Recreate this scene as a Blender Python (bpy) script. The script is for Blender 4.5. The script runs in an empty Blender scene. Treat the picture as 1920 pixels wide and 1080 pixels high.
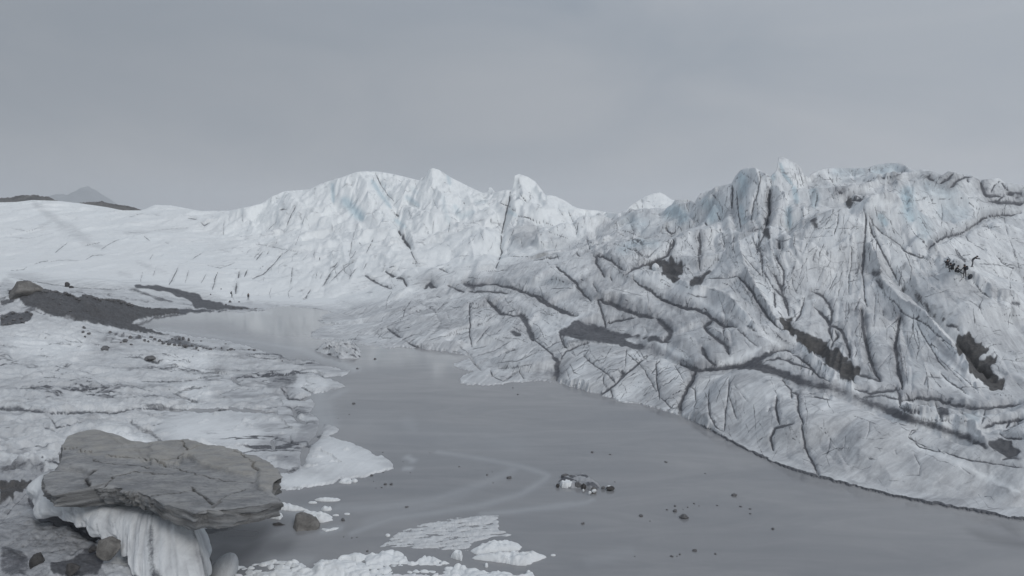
import bpy, bmesh, math, random, time
import numpy as np
from mathutils import Vector, Matrix, Euler

# ------------------------------------------------------------------ camera, sky, sun, exposure
scene = bpy.context.scene
F = 1371.0                     # focal length in pixels of a 1920 wide picture
CAM_H = 17.0                   # metres above the lake
PITCH = math.atan2(100.0, F)   # looking slightly down
SP, CP = math.sin(PITCH), math.cos(PITCH)
cam_data = bpy.data.cameras.new("camera")
cam = bpy.data.objects.new("camera", cam_data)
scene.collection.objects.link(cam)
cam.location = (0, 0, CAM_H)
cam.rotation_euler = (math.radians(90) - PITCH, 0, 0)
cam_data.sensor_width = 36.0
cam_data.lens = 36.0 * F / 1920.0
cam_data.clip_start = 0.5
cam_data.clip_end = 30000
scene.camera = cam

SUN_EL, SUN_AZ = math.radians(38), math.radians(146)      # azimuth measured from +Y towards +X: behind the camera, to the right
world = bpy.data.worlds.new("World")
scene.world = world
world.use_nodes = True
wn, wl = world.node_tree.nodes, world.node_tree.links
wn.clear()
w_out = wn.new("ShaderNodeOutputWorld")
w_bg = wn.new("ShaderNodeBackground")
w_bg.inputs["Strength"].default_value = 0.1
w_sky = wn.new("ShaderNodeTexSky")
w_sky.sky_type = 'NISHITA'
w_sky.sun_disc = False
w_sky.sun_elevation = SUN_EL
w_sky.sun_rotation = SUN_AZ
w_sky.dust_density = 4.0
w_geo = wn.new("ShaderNodeTexCoord")
w_sep = wn.new("ShaderNodeSeparateXYZ")
wl.new(w_geo.outputs["Generated"], w_sep.inputs[0])
# overcast deck: brighter overhead, dull towards the horizon
w_ramp = wn.new("ShaderNodeValToRGB")
wl.new(w_sep.outputs["Z"], w_ramp.inputs[0])
cr = w_ramp.color_ramp
cr.elements[0].position = 0.0
cr.elements[0].color = (3.95, 4.02, 4.27, 1)
cr.elements[1].position = 1.0
cr.elements[1].color = (5.1, 5.5, 6.2, 1)
for p, c in ((0.06, (3.95, 4.04, 4.3, 1)), (0.14, (3.92, 4.1, 4.42, 1)), (0.24, (3.72, 4.02, 4.42, 1)), (0.5, (4.5, 4.9, 5.5, 1))):
    e = cr.elements.new(p)
    e.color = c
# a streaky cloud pattern; the view direction is flattened so that clouds lie in a sheet
w_map = wn.new("ShaderNodeMapping")
w_map.inputs["Scale"].default_value = (2.0, 2.0, 5.0)
w_map.inputs["Rotation"].default_value = (0.0, math.radians(7), 0.0)
wl.new(w_geo.outputs["Generated"], w_map.inputs[0])
w_noi = wn.new("ShaderNodeTexNoise")
w_noi.inputs["Scale"].default_value = 1.5
w_noi.inputs["Detail"].default_value = 5.0
w_noi.inputs["Roughness"].default_value = 0.48
w_noi.inputs["Distortion"].default_value = 0.6
wl.new(w_map.outputs[0], w_noi.inputs["Vector"])
w_cr2 = wn.new("ShaderNodeValToRGB")
w_cr2.color_ramp.elements[0].position = 0.28
w_cr2.color_ramp.elements[0].color = (0.84, 0.875, 0.91, 1)
w_cr2.color_ramp.elements[1].position = 0.72
w_cr2.color_ramp.elements[1].color = (1.11, 1.09, 1.07, 1)
wl.new(w_noi.outputs["Fac"], w_cr2.inputs[0])
w_mul = wn.new("ShaderNodeMix"); w_mul.data_type = 'RGBA'; w_mul.blend_type = 'MULTIPLY'
w_mul.inputs[0].default_value = 1.0
wl.new(w_ramp.outputs[0], w_mul.inputs[6]); wl.new(w_cr2.outputs[0], w_mul.inputs[7])
# the deck is thinner towards +Y (straight ahead) than at the sides
w_side = wn.new("ShaderNodeMapRange")
w_side.inputs["From Min"].default_value = 0.55; w_side.inputs["From Max"].default_value = -0.62
w_side.inputs["To Min"].default_value = 1.0; w_side.inputs["To Max"].default_value = 0.66
wl.new(w_sep.outputs["X"], w_side.inputs["Value"])
w_mul2 = wn.new("ShaderNodeVectorMath"); w_mul2.operation = 'SCALE'
wl.new(w_mul.outputs[2], w_mul2.inputs[0]); wl.new(w_side.outputs[0], w_mul2.inputs["Scale"])
w_mix = wn.new("ShaderNodeMix"); w_mix.data_type = 'RGBA'
w_mix.inputs[0].default_value = 0.93
wl.new(w_sky.outputs[0], w_mix.inputs[6]); wl.new(w_mul2.outputs[0], w_mix.inputs[7])
wl.new(w_mix.outputs[2], w_bg.inputs["Color"])
wl.new(w_bg.outputs[0], w_out.inputs["Surface"])

sun_data = bpy.data.lights.new("sun", 'SUN')
sun_data.energy = 1.1
sun_data.angle = math.radians(20)
sun_data.color = (1.0, 0.965, 0.92)
sun = bpy.data.objects.new("sun", sun_data)
scene.collection.objects.link(sun)
sd = Vector((math.sin(SUN_AZ) * math.cos(SUN_EL), math.cos(SUN_AZ) * math.cos(SUN_EL), math.sin(SUN_EL)))
sun.rotation_euler = (-sd).to_track_quat('-Z', 'Y').to_euler()
sun.location = (0, 0, 200)

scene.view_settings.view_transform = 'Standard'
scene.view_settings.look = 'None'
scene.view_settings.exposure = 0.0
scene.view_settings.gamma = 1.0
scene.cycles.max_bounces = 6
scene.cycles.volume_bounces = 2
random.seed(7)
rng = np.random.default_rng(7)

# ------------------------------------------------------------------ small helpers
def link(o):
    scene.collection.objects.link(o)
    return o

def tag(o, label=None, cat=None, group=None, kind=None):
    if label: o["label"] = label
    if cat: o["category"] = cat
    if group: o["group"] = group
    if kind: o["kind"] = kind
    return o

def px2ts(u, v):
    """picture point -> sideways slope t = X/Y and vertical slope s = (Z-CAM_H)/Y of the sight line"""
    x = (np.asarray(u, float) - 960.0) / F
    yv = (540.0 - np.asarray(v, float)) / F
    d = CP + yv * SP
    return x / d, (-SP + yv * CP) / d

def sm(a, b, x):
    x = np.clip((x - a) / (b - a), 0, 1)
    return x * x * (3 - 2 * x)

_perm = rng.integers(0, 2**31, 4096)
def _h(ix, iy, seed):
    return _perm[(ix * 73 + _perm[(iy * 151 + seed * 977) & 4095]) & 4095]

def noise(x, y, seed=0):
    """gradient noise, about -1..1"""
    x = np.asarray(x, np.float64); y = np.asarray(y, np.float64)
    ix = np.floor(x).astype(np.int64); iy = np.floor(y).astype(np.int64)
    fx = (x - ix).astype(np.float32); fy = (y - iy).astype(np.float32)
    ux = fx * fx * fx * (fx * (fx * 6 - 15) + 10); uy = fy * fy * fy * (fy * (fy * 6 - 15) + 10)
    def g(dx, dy):
        a = (_h(ix + dx, iy + dy, seed) & 255).astype(np.float32) * (2 * math.pi / 256)
        return np.cos(a) * (fx - dx) + np.sin(a) * (fy - dy)
    n0 = g(0, 0) * (1 - ux) + g(1, 0) * ux
    n1 = g(0, 1) * (1 - ux) + g(1, 1) * ux
    return (n0 * (1 - uy) + n1 * uy) * 1.5

def fbm(x, y, seed=0, octv=4, rough=0.5, lac=2.1, ridged=False):
    s = 0; a = 1.0; n = 0
    for k in range(octv):
        v = noise(x * lac**k + 13.7 * k, y * lac**k - 7.1 * k, seed + k)
        if ridged: v = 1 - 2 * np.abs(v)
        s = s + a * v; n += a; a *= rough
    return s / n

def worley(x, y, seed=0):
    """f1, f2 and the offset and hash of the nearest cell point"""
    ix = np.floor(x).astype(np.int64); iy = np.floor(y).astype(np.int64)
    f1 = np.full(x.shape, 9.0); f2 = np.full(x.shape, 9.0)
    ox = np.zeros(x.shape); oy = np.zeros(x.shape); hh = np.zeros(x.shape, np.int64)
    for dx in (-1, 0, 1):
        for dy in (-1, 0, 1):
            h = _h(ix + dx, iy + dy, seed)
            px = ix + dx + 0.5 + 0.85 * ((h & 1023) / 1023.0 - 0.5)
            py = iy + dy + 0.5 + 0.85 * (((h >> 10) & 1023) / 1023.0 - 0.5)
            ex = x - px; ey = y - py
            d = np.sqrt(ex * ex + ey * ey)
            near = d < f1
            f2 = np.where(near, f1, np.minimum(f2, d))
            f1 = np.where(near, d, f1)
            ox = np.where(near, ex, ox); oy = np.where(near, ey, oy); hh = np.where(near, h, hh)
    return f1, f2, ox, oy, hh

def facets(x, y, seed=0, sharp=15.0):
    """tilted flat facets meeting in narrow steps (broken ice)"""
    ix = np.floor(x).astype(np.int64); iy = np.floor(y).astype(np.int64)
    num = np.zeros(x.shape); den = np.full(x.shape, 1e-9)
    for dx in (-1, 0, 1):
        for dy in (-1, 0, 1):
            h = _h(ix + dx, iy + dy, seed)
            ex = x - (ix + dx + 0.5 + 0.85 * ((h & 1023) / 1023.0 - 0.5))
            ey = y - (iy + dy + 0.5 + 0.85 * (((h >> 10) & 1023) / 1023.0 - 0.5))
            a = ((h >> 3) & 255) / 255.0 * 2 * math.pi
            w = np.exp(-sharp * (ex * ex + ey * ey))
            num += w * (np.cos(a) * ex + np.sin(a) * ey + 0.7 * (((h >> 11) & 255) / 255.0 - 0.5)); den += w
    return num / den, 0

def densify(pts, step):
    out = [pts[0]]
    for a, b in zip(pts[:-1], pts[1:]):
        n = max(1, int(math.hypot(b[0] - a[0], b[1] - a[1]) / step))
        for k in range(1, n + 1):
            out.append((a[0] + (b[0] - a[0]) * k / n, a[1] + (b[1] - a[1]) * k / n))
    return out

SETS = {'FU': (0, 0, 1.0), 'Z1': (0, 300, 3.0), 'Z2': (600, 280, 3.0), 'Z3': (1160, 270, 5.047), 'Z4': (1500, 270, 4.571), 'Z5': (560, 480, 3.0),
        'Z6': (1000, 440, 3.84), 'Z7': (1420, 460, 3.84), 'Z8': (1280, 660, 3.0), 'S1': (0, 580, 2.8235), 'S2': (0, 780, 3.5556),
        'S3': (480, 790, 3.3103), 'S4': (1000, 800, 3.84), 'S5': (0, 500, 5.647), 'S6': (380, 500, 5.647), 'S7': (1720, 450, 10.667),
        'A1': (0, 840, 4.5), 'A2': (300, 840, 4.5), 'A3': (600, 940, 4.174), 'A4': (300, 560, 4.8), 'A5': (1020, 860, 12.0),
        'A6': (0, 620, 4.8), 'A7': (1600, 680, 6.0), 'A8': (1000, 620, 6.0)}
def full(s, pts):
    x0, y0, k = SETS[s]
    return [(x0 + p[0] / k, y0 + p[1] / k) for p in pts]

# ------------------------------------------------------------------ the lie of the land: surveyed points (picture point, distance)
CTRL = [
 # right bank, water line upwards
 (1920,975,43.6),(1813,957,44.8),(1713,938,46.4),(1613,915,48.6),(1513,890,51.3),(1430,858,55.2),(1347,815,61.5),(1280,782,67.6),(1193,757,73),(1127,740,77),(1043,718,83),
 (1960,1000,41.4),(2150,1020,39.6),(2400,1030,39),
 (1500,850,53.5),(1500,780,58),(1500,720,63),(1850,830,49),(1850,900,46.6),(1700,780,54),(1700,860,50.3),(1600,760,58),(1620,830,52),
 (1300,680,76),(1350,740,66.5),(1230,700,79),(1150,660,88),(1100,640,96),(1080,610,106),(1440,660,74),(1590,730,62.5),(1920,840,47.5),(1920,910,45),(2150,900,44),(2150,800,50),(2400,800,50),
 (1380,690,73),(1520,690,68),
 # behind the grey band
 (1200,640,96),(1200,600,106),(1300,600,98),(1400,600,92),(1480,620,84),(1530,650,80),(1600,700,69.5),(1690,720,67),(1700,640,80),(1650,600,86),(1540,560,96),(1600,500,103),
 (1617,388,112),(1560,398,114),(1500,425,118),(1440,480,109),(1400,540,101),(1350,560,104),(1300,540,112),(1679,384,116),(1730,460,104),(1790,515,91),(1863,563,86),(1920,578,84),(2150,600,82),(2400,600,82),
 (1800,600,81),(1840,670,74.5),(1920,680,73),(1870,740,64),(1920,765,59),(1780,700,70),(1760,640,79),(2150,720,64),(2400,720,64),
 (1700,530,95),(1660,460,104),
 # face behind the ridge where the party stands
 (1735,440,126),(1760,400,133),(1820,440,120),(1820,500,98),(1870,520,98),(1920,540,100),(1920,460,118),(1800,350,138),(1860,372,134),(1920,400,130),(2150,420,130),(2400,430,130),(2150,540,100),
 (1740,330,142),(1690,345,140),
 # top right crest
 (1249,391,205),(1293,383,192),(1344,350,176),(1404,316,164),(1465,295,158),(1517,330,154),(1587,316,160),(1666,307,160),(1741,319,158),(1820,330,168),(1920,349,165),(2150,360,165),(2400,370,165),
 (1404,380,150),(1400,430,136),(1465,370,146),(1460,430,126),(1340,420,160),(1290,430,172),(1350,470,134),(1540,360,144),(1580,375,136),
 (1250,420,190),(1300,500,122),(1250,500,128),(1220,470,140),(1200,450,158),(1196,397,235),(1150,430,205),(1250,560,114),
 (1130,440,205),(1100,470,168),(1050,500,150),(1120,560,118),(1000,540,138),(1060,560,126),(900,530,163),(950,510,165),(870,560,147),(800,600,128),(700,620,125.5),(950,620,112),(1000,680,92),(920,690,93),(900,640,108),(1000,640,105),
 (640,570,178),(660,600,146),(760,645,112.5),(700,645,114),(760,560,160),(640,630,124),
 # white ridge
 (1165,401,300),(1100,392,302),(1033,367,306),(985,332,310),(915,360,322),(877,348,328),(815,318,330),(760,330,340),(700,322,350),(640,332,352),(575,356,362),(500,375,372),(430,395,385),
 (1100,420,270),(1050,430,255),(950,470,228),(950,430,262),(870,400,290),(860,450,250),(780,400,305),(700,400,315),(700,450,276),(700,500,236),(700,545,196),(600,420,325),(600,480,265),(600,540,207),(520,430,330),(520,500,250),(520,550,203),
 (850,500,205),(820,530,178),(560,572,183),(460,560,195.5),(435,556,198),(480,440,335),
 # far peak and the dip before it
 (1235,363,600),(1200,375,600),(1290,375,600),(1180,392,585),
 # left snow field
 (0,380,450),(-300,376,450),(-600,376,450),(110,378,450),(200,394,446),(300,390,452),(380,397,450),(430,397,440),(0,440,335),(0,500,232),(0,530,180),(-300,440,335),(-300,520,200),(-600,440,330),(-600,520,200),
 (200,430,340),(200,480,262),(200,530,190),(300,440,320),(300,500,235),(300,545,192),(400,430,350),(400,500,240),(400,550,196),(350,560,189),(130,540,182),(100,510,215),
 # moraine ramp and the ice below it
 (60,548,125),(100,553,128),(150,562,134),(200,572,141),(260,583,152),(370,581,163),(300,590,153),(250,605,140),(170,590,130),(110,590,115),(60,570,118),(0,570,122),(-300,560,125),(-600,560,125),(0,545,150),(40,552,124),
 (110,598,112.5),(230,622,112),(330,641,115),(180,600,124),
 # left ice shelf
 (0,620,105),(100,630,105),(200,650,101),(0,680,87),(100,700,82),(250,680,91),(330,660,100),(420,660,102),(500,675,96),(560,690,91),(400,690,91),(300,720,80),(0,760,66),(150,760,68),(300,770,69),(450,740,76.5),(560,740,76),
 (600,705,87),(640,715,84.5),(560,790,65.5),(450,800,64),(300,815,61),(150,800,61),(0,820,58),(620,850,56.3),(560,850,56),(700,870,53.8),(450,870,53.5),(570,905,50),
 (-300,620,105),(-300,760,66),(-300,860,51),(-600,620,105),(-600,760,66),(-600,860,51),
 (0,870,49.5),(80,880,47.5),(0,930,42.5),(60,950,40.5),(0,1000,36.2),(0,1080,31),(150,1000,36.4),(150,1080,31.5),(250,1080,31.5),(300,950,40.5),(350,900,45.5),(350,1080,33),(430,900,47),
 (-300,950,41),(-300,1080,32),(-600,950,41),(-600,1080,32),
 (500,1075,36.0),(700,1070,36.4),(900,1075,36.5),
]
# skylines, traced; (u, v) with the distance of the crest at its two ends
SKY_LEFT = ((450, 440), [(-700,374),(-400,377),(-200,376)] + full('Z1', [(0,238),(90,236),(180,225),(330,230),(450,243),(600,265),(690,283),(790,283),(820,275),(870,252),(960,255),(1040,270),(1130,287),(1280,284)]) + [(432,395.5)])
SKY_MAIN = ((385, 300), full('Z1', [(1290,284),(1400,262),(1470,245),(1530,205),(1600,175),(1700,168),(1740,165),(1800,135),(1900,100)]) + full('Z2', [(60,182),(100,165),(200,128),(250,122),(330,125),(420,140),(500,160),(560,175),(570,160),(598,150),(606,118),(635,105),(670,115),(740,160),(830,205),(915,245),(944,240),(950,213),(965,215),(985,242),(1040,228),(1080,225),(1089,190),(1094,148),(1120,138),(1170,155),(1210,180),(1245,225),(1270,260),(1300,258),(1330,266),(1390,295),(1420,318),(1450,330),(1500,340),(1560,344),(1600,352),(1690,360)]))
SKY_FAR = ((585, 610), [(1150,404)] + full('Z2', [(1720,340),(1745,318),(1770,300),(1830,265),(1880,246)]) + full('Z3', [(390,458),(430,475),(470,505),(500,525),(530,530),(600,524),(650,522),(700,540)]) + [(1312,392)])
SKY_MOUND = ((232, 208), [(1130,432),(1145,421),(1165,408),(1180,399),(1196,395.5),(1212,401),(1228,409),(1238,416)])
SKY_RIGHT = ((207, 165), [(1236,428)] + full('Z3', [(405,725),(430,660),(450,612),(490,585),(540,565),(570,551),(620,556),(670,570),(690,578),(720,555),(745,510),(778,462),(800,466),(832,446),(850,435),(872,440),(905,412),(930,400),(1000,390),(1070,372),(1090,330),(1110,296),(1150,250),(1190,232),(1230,220),(1290,225),(1340,250),(1400,280),(1436,312),(1455,288),(1490,258),(1503,205),(1509,130),(1540,118),(1590,138),(1640,165),(1680,180),(1730,230),(1750,290),(1795,318)]) + full('Z4', [(90,262),(150,230),(210,212),(270,205),(400,205),(470,206),(560,205),(600,196),(650,180),(760,163),(880,165),(925,200),(1000,222),(1100,215),(1160,237),(1220,267),(1245,250),(1270,232),(1330,235),(1380,250),(1470,264),(1500,290),(1550,306),(1610,300),(1700,290),(1750,325),(1850,340),(1920,355)]) + [(1970,350),(2060,366),(2150,358),(2300,372),(2500,368),(2700,380)])

# water's edge, traced; the lake is inside
SHORE = ([(250,608)] + full('Z1', [(880,880),(1100,860),(1290,852)]) + full('S6', [(470,488),(520,462),(640,470),(700,440),(820,424),(950,420),(1050,446),(1150,450),(1290,470),(1390,484),(1310,505),(1260,530),(1200,560),(1270,602),(1360,600),(1440,615),(1380,625),(1260,642),(1150,690),(1148,748),(1280,770),(1400,772),(1700,835),(1920,872)])
 + full('Z5', [(490,520),(560,512),(600,515),(690,520),(800,535),(870,545),(920,550),(962,568),(935,588),(872,606),(880,630),(930,642),(988,652),(930,672),(902,690),(912,712),(940,727),(1060,727),(1150,718),(1200,712),(1300,706),(1380,700),(1450,716)])
 + full('A8', [(200,575),(240,570),(300,585),(410,625),(480,640),(560,660),(640,690),(750,710),(780,740),(860,750),(900,755),(960,795),(1040,812),(1130,818),(1200,828),(1330,860),(1440,890),(1570,930),(1650,950)])
 + full('Z8', [(0,367),(60,392),(120,425),(200,467),(260,505),(330,540),(450,597),(560,645),(700,692),(850,730),(1000,767),(1150,805),(1300,837),(1450,865),(1600,892),(1730,915),(1850,942),(1920,947)])
 + [(1975,990),(2100,1006),(2300,1012),(2700,1010),(2700,1400),(430,1400),(392,1120)]
 + full('A2', [(390,1075),(350,930),(310,830),(290,740),(330,690),(600,640),(860,560),(960,480),(980,350),(1090,352),(1200,348)])
 + full('S3', [(300,412),(400,402),(480,386),(500,370),(520,358),(600,356),(690,340),(760,318),(855,294),(845,262),(820,235),(775,210),(745,216),(700,180),(640,155),(560,122),(500,108),(440,96),(505,68),(515,48),(470,22)])
 + full('S1', [(1700,602),(1640,545),(1670,500),(1640,470),(1680,446),(1830,408),(1760,372),(1820,352),(1856,330),(1780,312),(1700,290),(1640,262),(1560,262),(1500,240),(1400,228),(1300,190),(1180,165),(1050,148),(900,120),(800,108),(700,93)]))

t_start = time.time()
# scattered interpolation of relief slope w = Z/Y over (t, ln Y)
def rbf_fit(a, b, w, c=0.012, lam=2e-4):
    r = np.sqrt((a[:, None] - a[None]) ** 2 + (b[:, None] - b[None]) ** 2 + c * c)
    n = len(a)
    A = np.zeros((n + 1, n + 1)); A[:n, :n] = -r + lam * 0 * np.eye(n); A[:n, n] = 1; A[n, :n] = 1
    A[:n, :n] -= lam * np.eye(n)
    return np.linalg.solve(A, np.append(w, 0.0)), (a, b, c)
def rbf_eval(fit, T, L):
    co, (a, b, c) = fit
    sh = T.shape; T = T.ravel(); L = L.ravel(); out = np.empty(T.size)
    for i in range(0, T.size, 20000):
        d = (T[i:i + 20000, None] - a[None]) ** 2 + (L[i:i + 20000, None] - b[None]) ** 2
        out[i:i + 20000] = -np.sqrt(d + c * c) @ co[:-1] + co[-1]
    return out.reshape(sh)

cu = np.array(CTRL, float)
ct, cs = px2ts(cu[:, 0], cu[:, 1])
cl = np.log(cu[:, 2]); cw = cs + CAM_H / cu[:, 2]
# lake floor and the plain behind the crests
ex = []
for t, Y, z in ((0.0,55,-1.5),(0.1,48,-1.5),(0.25,44,-1.5),(-0.05,80,-1.5),(-0.12,100,-1.5),(-0.28,150,-1),(-0.33,140,-.6),(-0.25,165,-.6),(-0.1,60,-1.2),(-0.2,47,-.8),(0.2,40,-1.5),(0.5,38,-1.5),(0.0,40,-1),(0.5,32,-1),(0.0,28,-1),(0.9,25,-1),
                (0.14,460,14),(0.18,430,14),(0.24,430,12),(0.1,470,18),(-0.7,1200,30),(0,1200,40),(0.9,1200,30),(-0.7,700,30),(-0.3,700,30),(0,600,26),(0.2,900,30),(0.5,400,16),(0.9,400,16),(0.3,300,14),(0.45,230,18),(0.7,230,18),(0.95,230,18),(0.25,260,15),
                (-0.95,20,1),(-0.5,20,.8),(-0.6,26,1),(0,18,-1),(0.9,18,-1),(-0.45,26,.8),(-0.35,26,.3)):
    ex.append((t, math.log(Y), z / Y))
ex = np.array(ex)
fit = rbf_fit(np.concatenate([ct, ex[:, 0]]), np.concatenate([cl, ex[:, 1]]), np.concatenate([cw, ex[:, 2]]))

TMIN, TMAX, LMIN, LMAX = -0.93, 0.93, math.log(21.0), math.log(1100.0)
NC, NR = 2200, 1300
tg = np.linspace(TMIN, TMAX, 260); lg = np.linspace(LMIN, LMAX, 520)
TG, LG = np.meshgrid(tg, lg, indexing='ij')
WG = rbf_eval(fit, TG, LG)

def crest_curve(sk, step=2.0):
    (y0, y1), pts = sk
    pts = np.array(densify(pts, step))
    k = (pts[:, 0] - pts[0, 0]) / (pts[-1, 0] - pts[0, 0])
    Y = y0 + (y1 - y0) * k
    t, s = px2ts(pts[:, 0], pts[:, 1])
    o = np.argsort(t)
    return t[o], s[o], Y[o]
CRESTS = [crest_curve(k) for k in (SKY_LEFT, SKY_MAIN, SKY_FAR, SKY_MOUND, SKY_RIGHT)]

# rows are spent where the ground is seen most squarely
SG = WG - CAM_H / np.exp(LG)
dens = np.abs(np.gradient(SG, lg[1] - lg[0], axis=1)) * F / 1.6 + 55
for (t_, s_, Y_) in CRESTS:
    lc = np.interp(tg, t_, np.log(Y_))
    inside = ((tg > t_[0] - .01) & (tg < t_[-1] + .01)).astype(float)
    dens += inside[:, None] * 900 * np.exp(-((LG - lc[:, None]) / 0.035) ** 2)
dens *= np.where(LG > math.log(480), 0.45, 1.0)
for _ in range(10):
    dens[1:-1] = (dens[:-2] + dens[1:-1] * 2 + dens[2:]) / 4
cum = np.cumsum(dens, axis=1); cum -= cum[:, :1]; cum /= cum[:, -1:]
q = np.linspace(0, 1, NR)
rowsL = np.array([np.interp(q, cum[i], lg) for i in range(len(tg))])
tc = np.linspace(TMIN, TMAX, NC)
fi = (tc - TMIN) / (tg[1] - tg[0]); i0 = np.clip(fi.astype(int), 0, len(tg) - 2); fr = (fi - i0)[:, None]
L = rowsL[i0] * (1 - fr) + rowsL[i0 + 1] * fr
T = np.repeat(tc[:, None], NR, 1)
# bilinear base
gi = (L - LMIN) / (lg[1] - lg[0]); j0 = np.clip(gi.astype(int), 0, len(lg) - 2); gj = gi - j0
I0 = np.repeat(i0[:, None], NR, 1); FR = np.repeat(fr, NR, 1)
W = (WG[I0, j0] * (1 - FR) + WG[I0 + 1, j0] * FR) * (1 - gj) + (WG[I0, j0 + 1] * (1 - FR) + WG[I0 + 1, j0 + 1] * FR) * gj
Y = np.exp(L); X = T * Y; Z = W * Y

# regions, by borders traced on the ground
def border(pts):
    p = np.array(pts, float); t, s = px2ts(p[:, 0], p[:, 1])
    return np.interp(tc, t, np.log(p[:, 2]))
b_far = border([(-700,525,190),(0,528,178),(130,542,180),(250,552,186),(380,578,182),(480,576,180),(580,579,172),(640,572,172),(760,556,158),(870,528,164),(950,497,180),(1040,472,195),(1130,440,215),(1165,425,240),(1240,415,260),(1300,420,300),(2600,420,400)])
far_w = sm(-0.08, 0.08, L - b_far[:, None])
right_w = (1 - far_w) * sm(-0.30, -0.16, T + 0.20 * (L < math.log(105)) * 0)
right_w = (1 - far_w) * sm(-0.02, 0.02, T - np.interp(L, [math.log(40), math.log(75), math.log(95), math.log(115), math.log(128), math.log(190)], [0.1, -0.08, -0.12, -0.19, -0.27, -0.27]))
shelf_w = np.clip(1 - far_w - right_w, 0, 1)
far_left = sm(-0.30, -0.46, T)          # the smoother snow field

def billow(x, y, seed, octv):
    s_ = 0
    for k in range(octv): s_ = s_ + (np.abs(noise(x * 2**k + 3.1 * k, y * 2**k, seed + 60 * k)) * 2 - .6) * .55**k
    return s_
def fade(wl):                            # drop detail finer than the mesh
    return 1 - sm(0.0022, 0.006, Y * 0.0014 / wl * 2)
wx = X + 2.2 * noise(X / 9, Y / 9, 91) ; wy = Y + 2.2 * noise(X / 9 + 5, Y / 9, 92)
# broken ice on the right
f_a, e_a = facets(wx / 9.0, wy / 9.0, 3)
f_b, e_b = facets(wx / 3.4 + 7, wy / 3.4, 5)
cf, sf = math.cos(math.radians(-14)), math.sin(math.radians(-14))
xf, yf = wx * cf + wy * sf, -wx * sf + wy * cf                 # yf runs along the fall line
flute = fbm(xf / 3.0, yf / 16, 12, 3, ridged=True) * fade(1.6)
flute2 = fbm(xf / 0.9, yf / 6, 13, 2, ridged=True) * fade(.8)
hi_ = 0.35 + 0.65 * sm(4, 10, Z)
n_r = 1.15 * f_a + 0.40 * fbm(X / 7, Y / 7, 11, 3, ridged=True) + 0.42 * f_b * fade(2.4) + (0.34 * flute + 0.10 * flute2) * hi_ + 0.16 * fbm(X / 1.5, Y / 1.5, 14, 3, ridged=True) * fade(1.0) + 0.14 * facets(wx / 1.5, wy / 1.5, 6)[0] * fade(1.0) + 0.05 * noise(X / .45, Y / .45, 18) * fade(.45)
steep = sm(7, 20, Z)
n_r = n_r * (0.75 + 0.8 * steep)
# white ridge
wx2 = X + 10 * noise(X / 45, Y / 45, 93); wy2 = Y + 10 * noise(X / 45 + 5, Y / 45, 94)
f_c, e_c = facets(wx2 / 34.0, wy2 / 46.0, 7)
f_d, e_d = facets(wx2 / 12.0, wy2 / 17.0, 8)
n_f = (4.0 * f_c + 1.7 * fbm(X / 30, Y / 45, 21, 3, ridged=True) + 2.2 * f_d + 0.9 * fbm(X / 7, Y / 9, 24, 3, ridged=True) + 0.8 * facets(wx2 / 5.0, wy2 / 7.0, 10)[0]) * (1 - 0.68 * far_left) * np.clip(0.25 + Z / 26, 0.25, 1.25) * (1 - .7 * sm(460, 540, Y))
# shelf: pitted, plate-like
f_e, e_e = facets(wx / 4.2 + 3, wy / 4.2, 9)
n_s = 0.22 * fbm(X / 9, Y / 9, 31, 3) + 0.42 * f_e + 0.16 * fbm(X / 3.2, Y / 3.2, 33, 3) + 0.14 * fbm(X / 2.2, Y / 1.7, 34, 3, ridged=True) * fade(2) + 0.07 * fbm(X / .6, Y / .6, 37, 2) * fade(.6) + 0.12 * billow(X / 1.2, Y / 1.0, 38, 3) + 0.20 * billow(X / 3.4, Y / 2.2, 39, 2)
n_s = n_s * (0.8 + 0.5 * (1 - sm(45, 90, Y))) * (0.5 + 0.5 * sm(38, 46, Y))
Z = Z + n_r * right_w + n_f * far_w + n_s * shelf_w

# ------------------------------------------------------------------ finding the ground under a picture point
class Caster:
    def __init__(self):
        self.S = (Z - CAM_H) / Y
        self.M = np.maximum.accumulate(self.S, axis=1)
    def __call__(self, u, v):
        t, s = px2ts(u, v)
        fc = (float(t) - TMIN) / (tc[1] - tc[0]); c = int(round(fc))
        if c < 0 or c >= NC: return None
        r = int(np.searchsorted(self.M[c], s))
        if r <= 0 or r >= NR: return None
        a, b = self.M[c, r - 1], self.S[c, r]
        k = 0 if b <= a else (s - a) / (b - a)
        fr_ = r - 1 + min(max(k, 0), 1)
        return fc, fr_, c, r
def at_index(A, fc, fr_):
    c = min(max(int(fc), 0), NC - 2); r = min(max(int(fr_), 0), NR - 2); a = fc - c; b = fr_ - r
    return (A[c, r] * (1 - a) + A[c + 1, r] * a) * (1 - b) + (A[c, r + 1] * (1 - a) + A[c + 1, r + 1] * a) * b
def ground(u, v):
    """world point of the land under a picture point"""
    h = CAST(u, v)
    if h is None: return None
    y = math.exp(at_index(L, h[0], h[1])); t = TMIN + h[0] * (tc[1] - tc[0])
    return Vector((t * y, y, at_index(Z, h[0], h[1])))
def on_water(u, v, z=0.0):
    t, s = px2ts(u, v); y = (z - CAM_H) / s
    return Vector((t * y, y, z))
def place(u, v, y):
    t, s = px2ts(u, v)
    return Vector((t * y, y, CAM_H + s * y))

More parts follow.
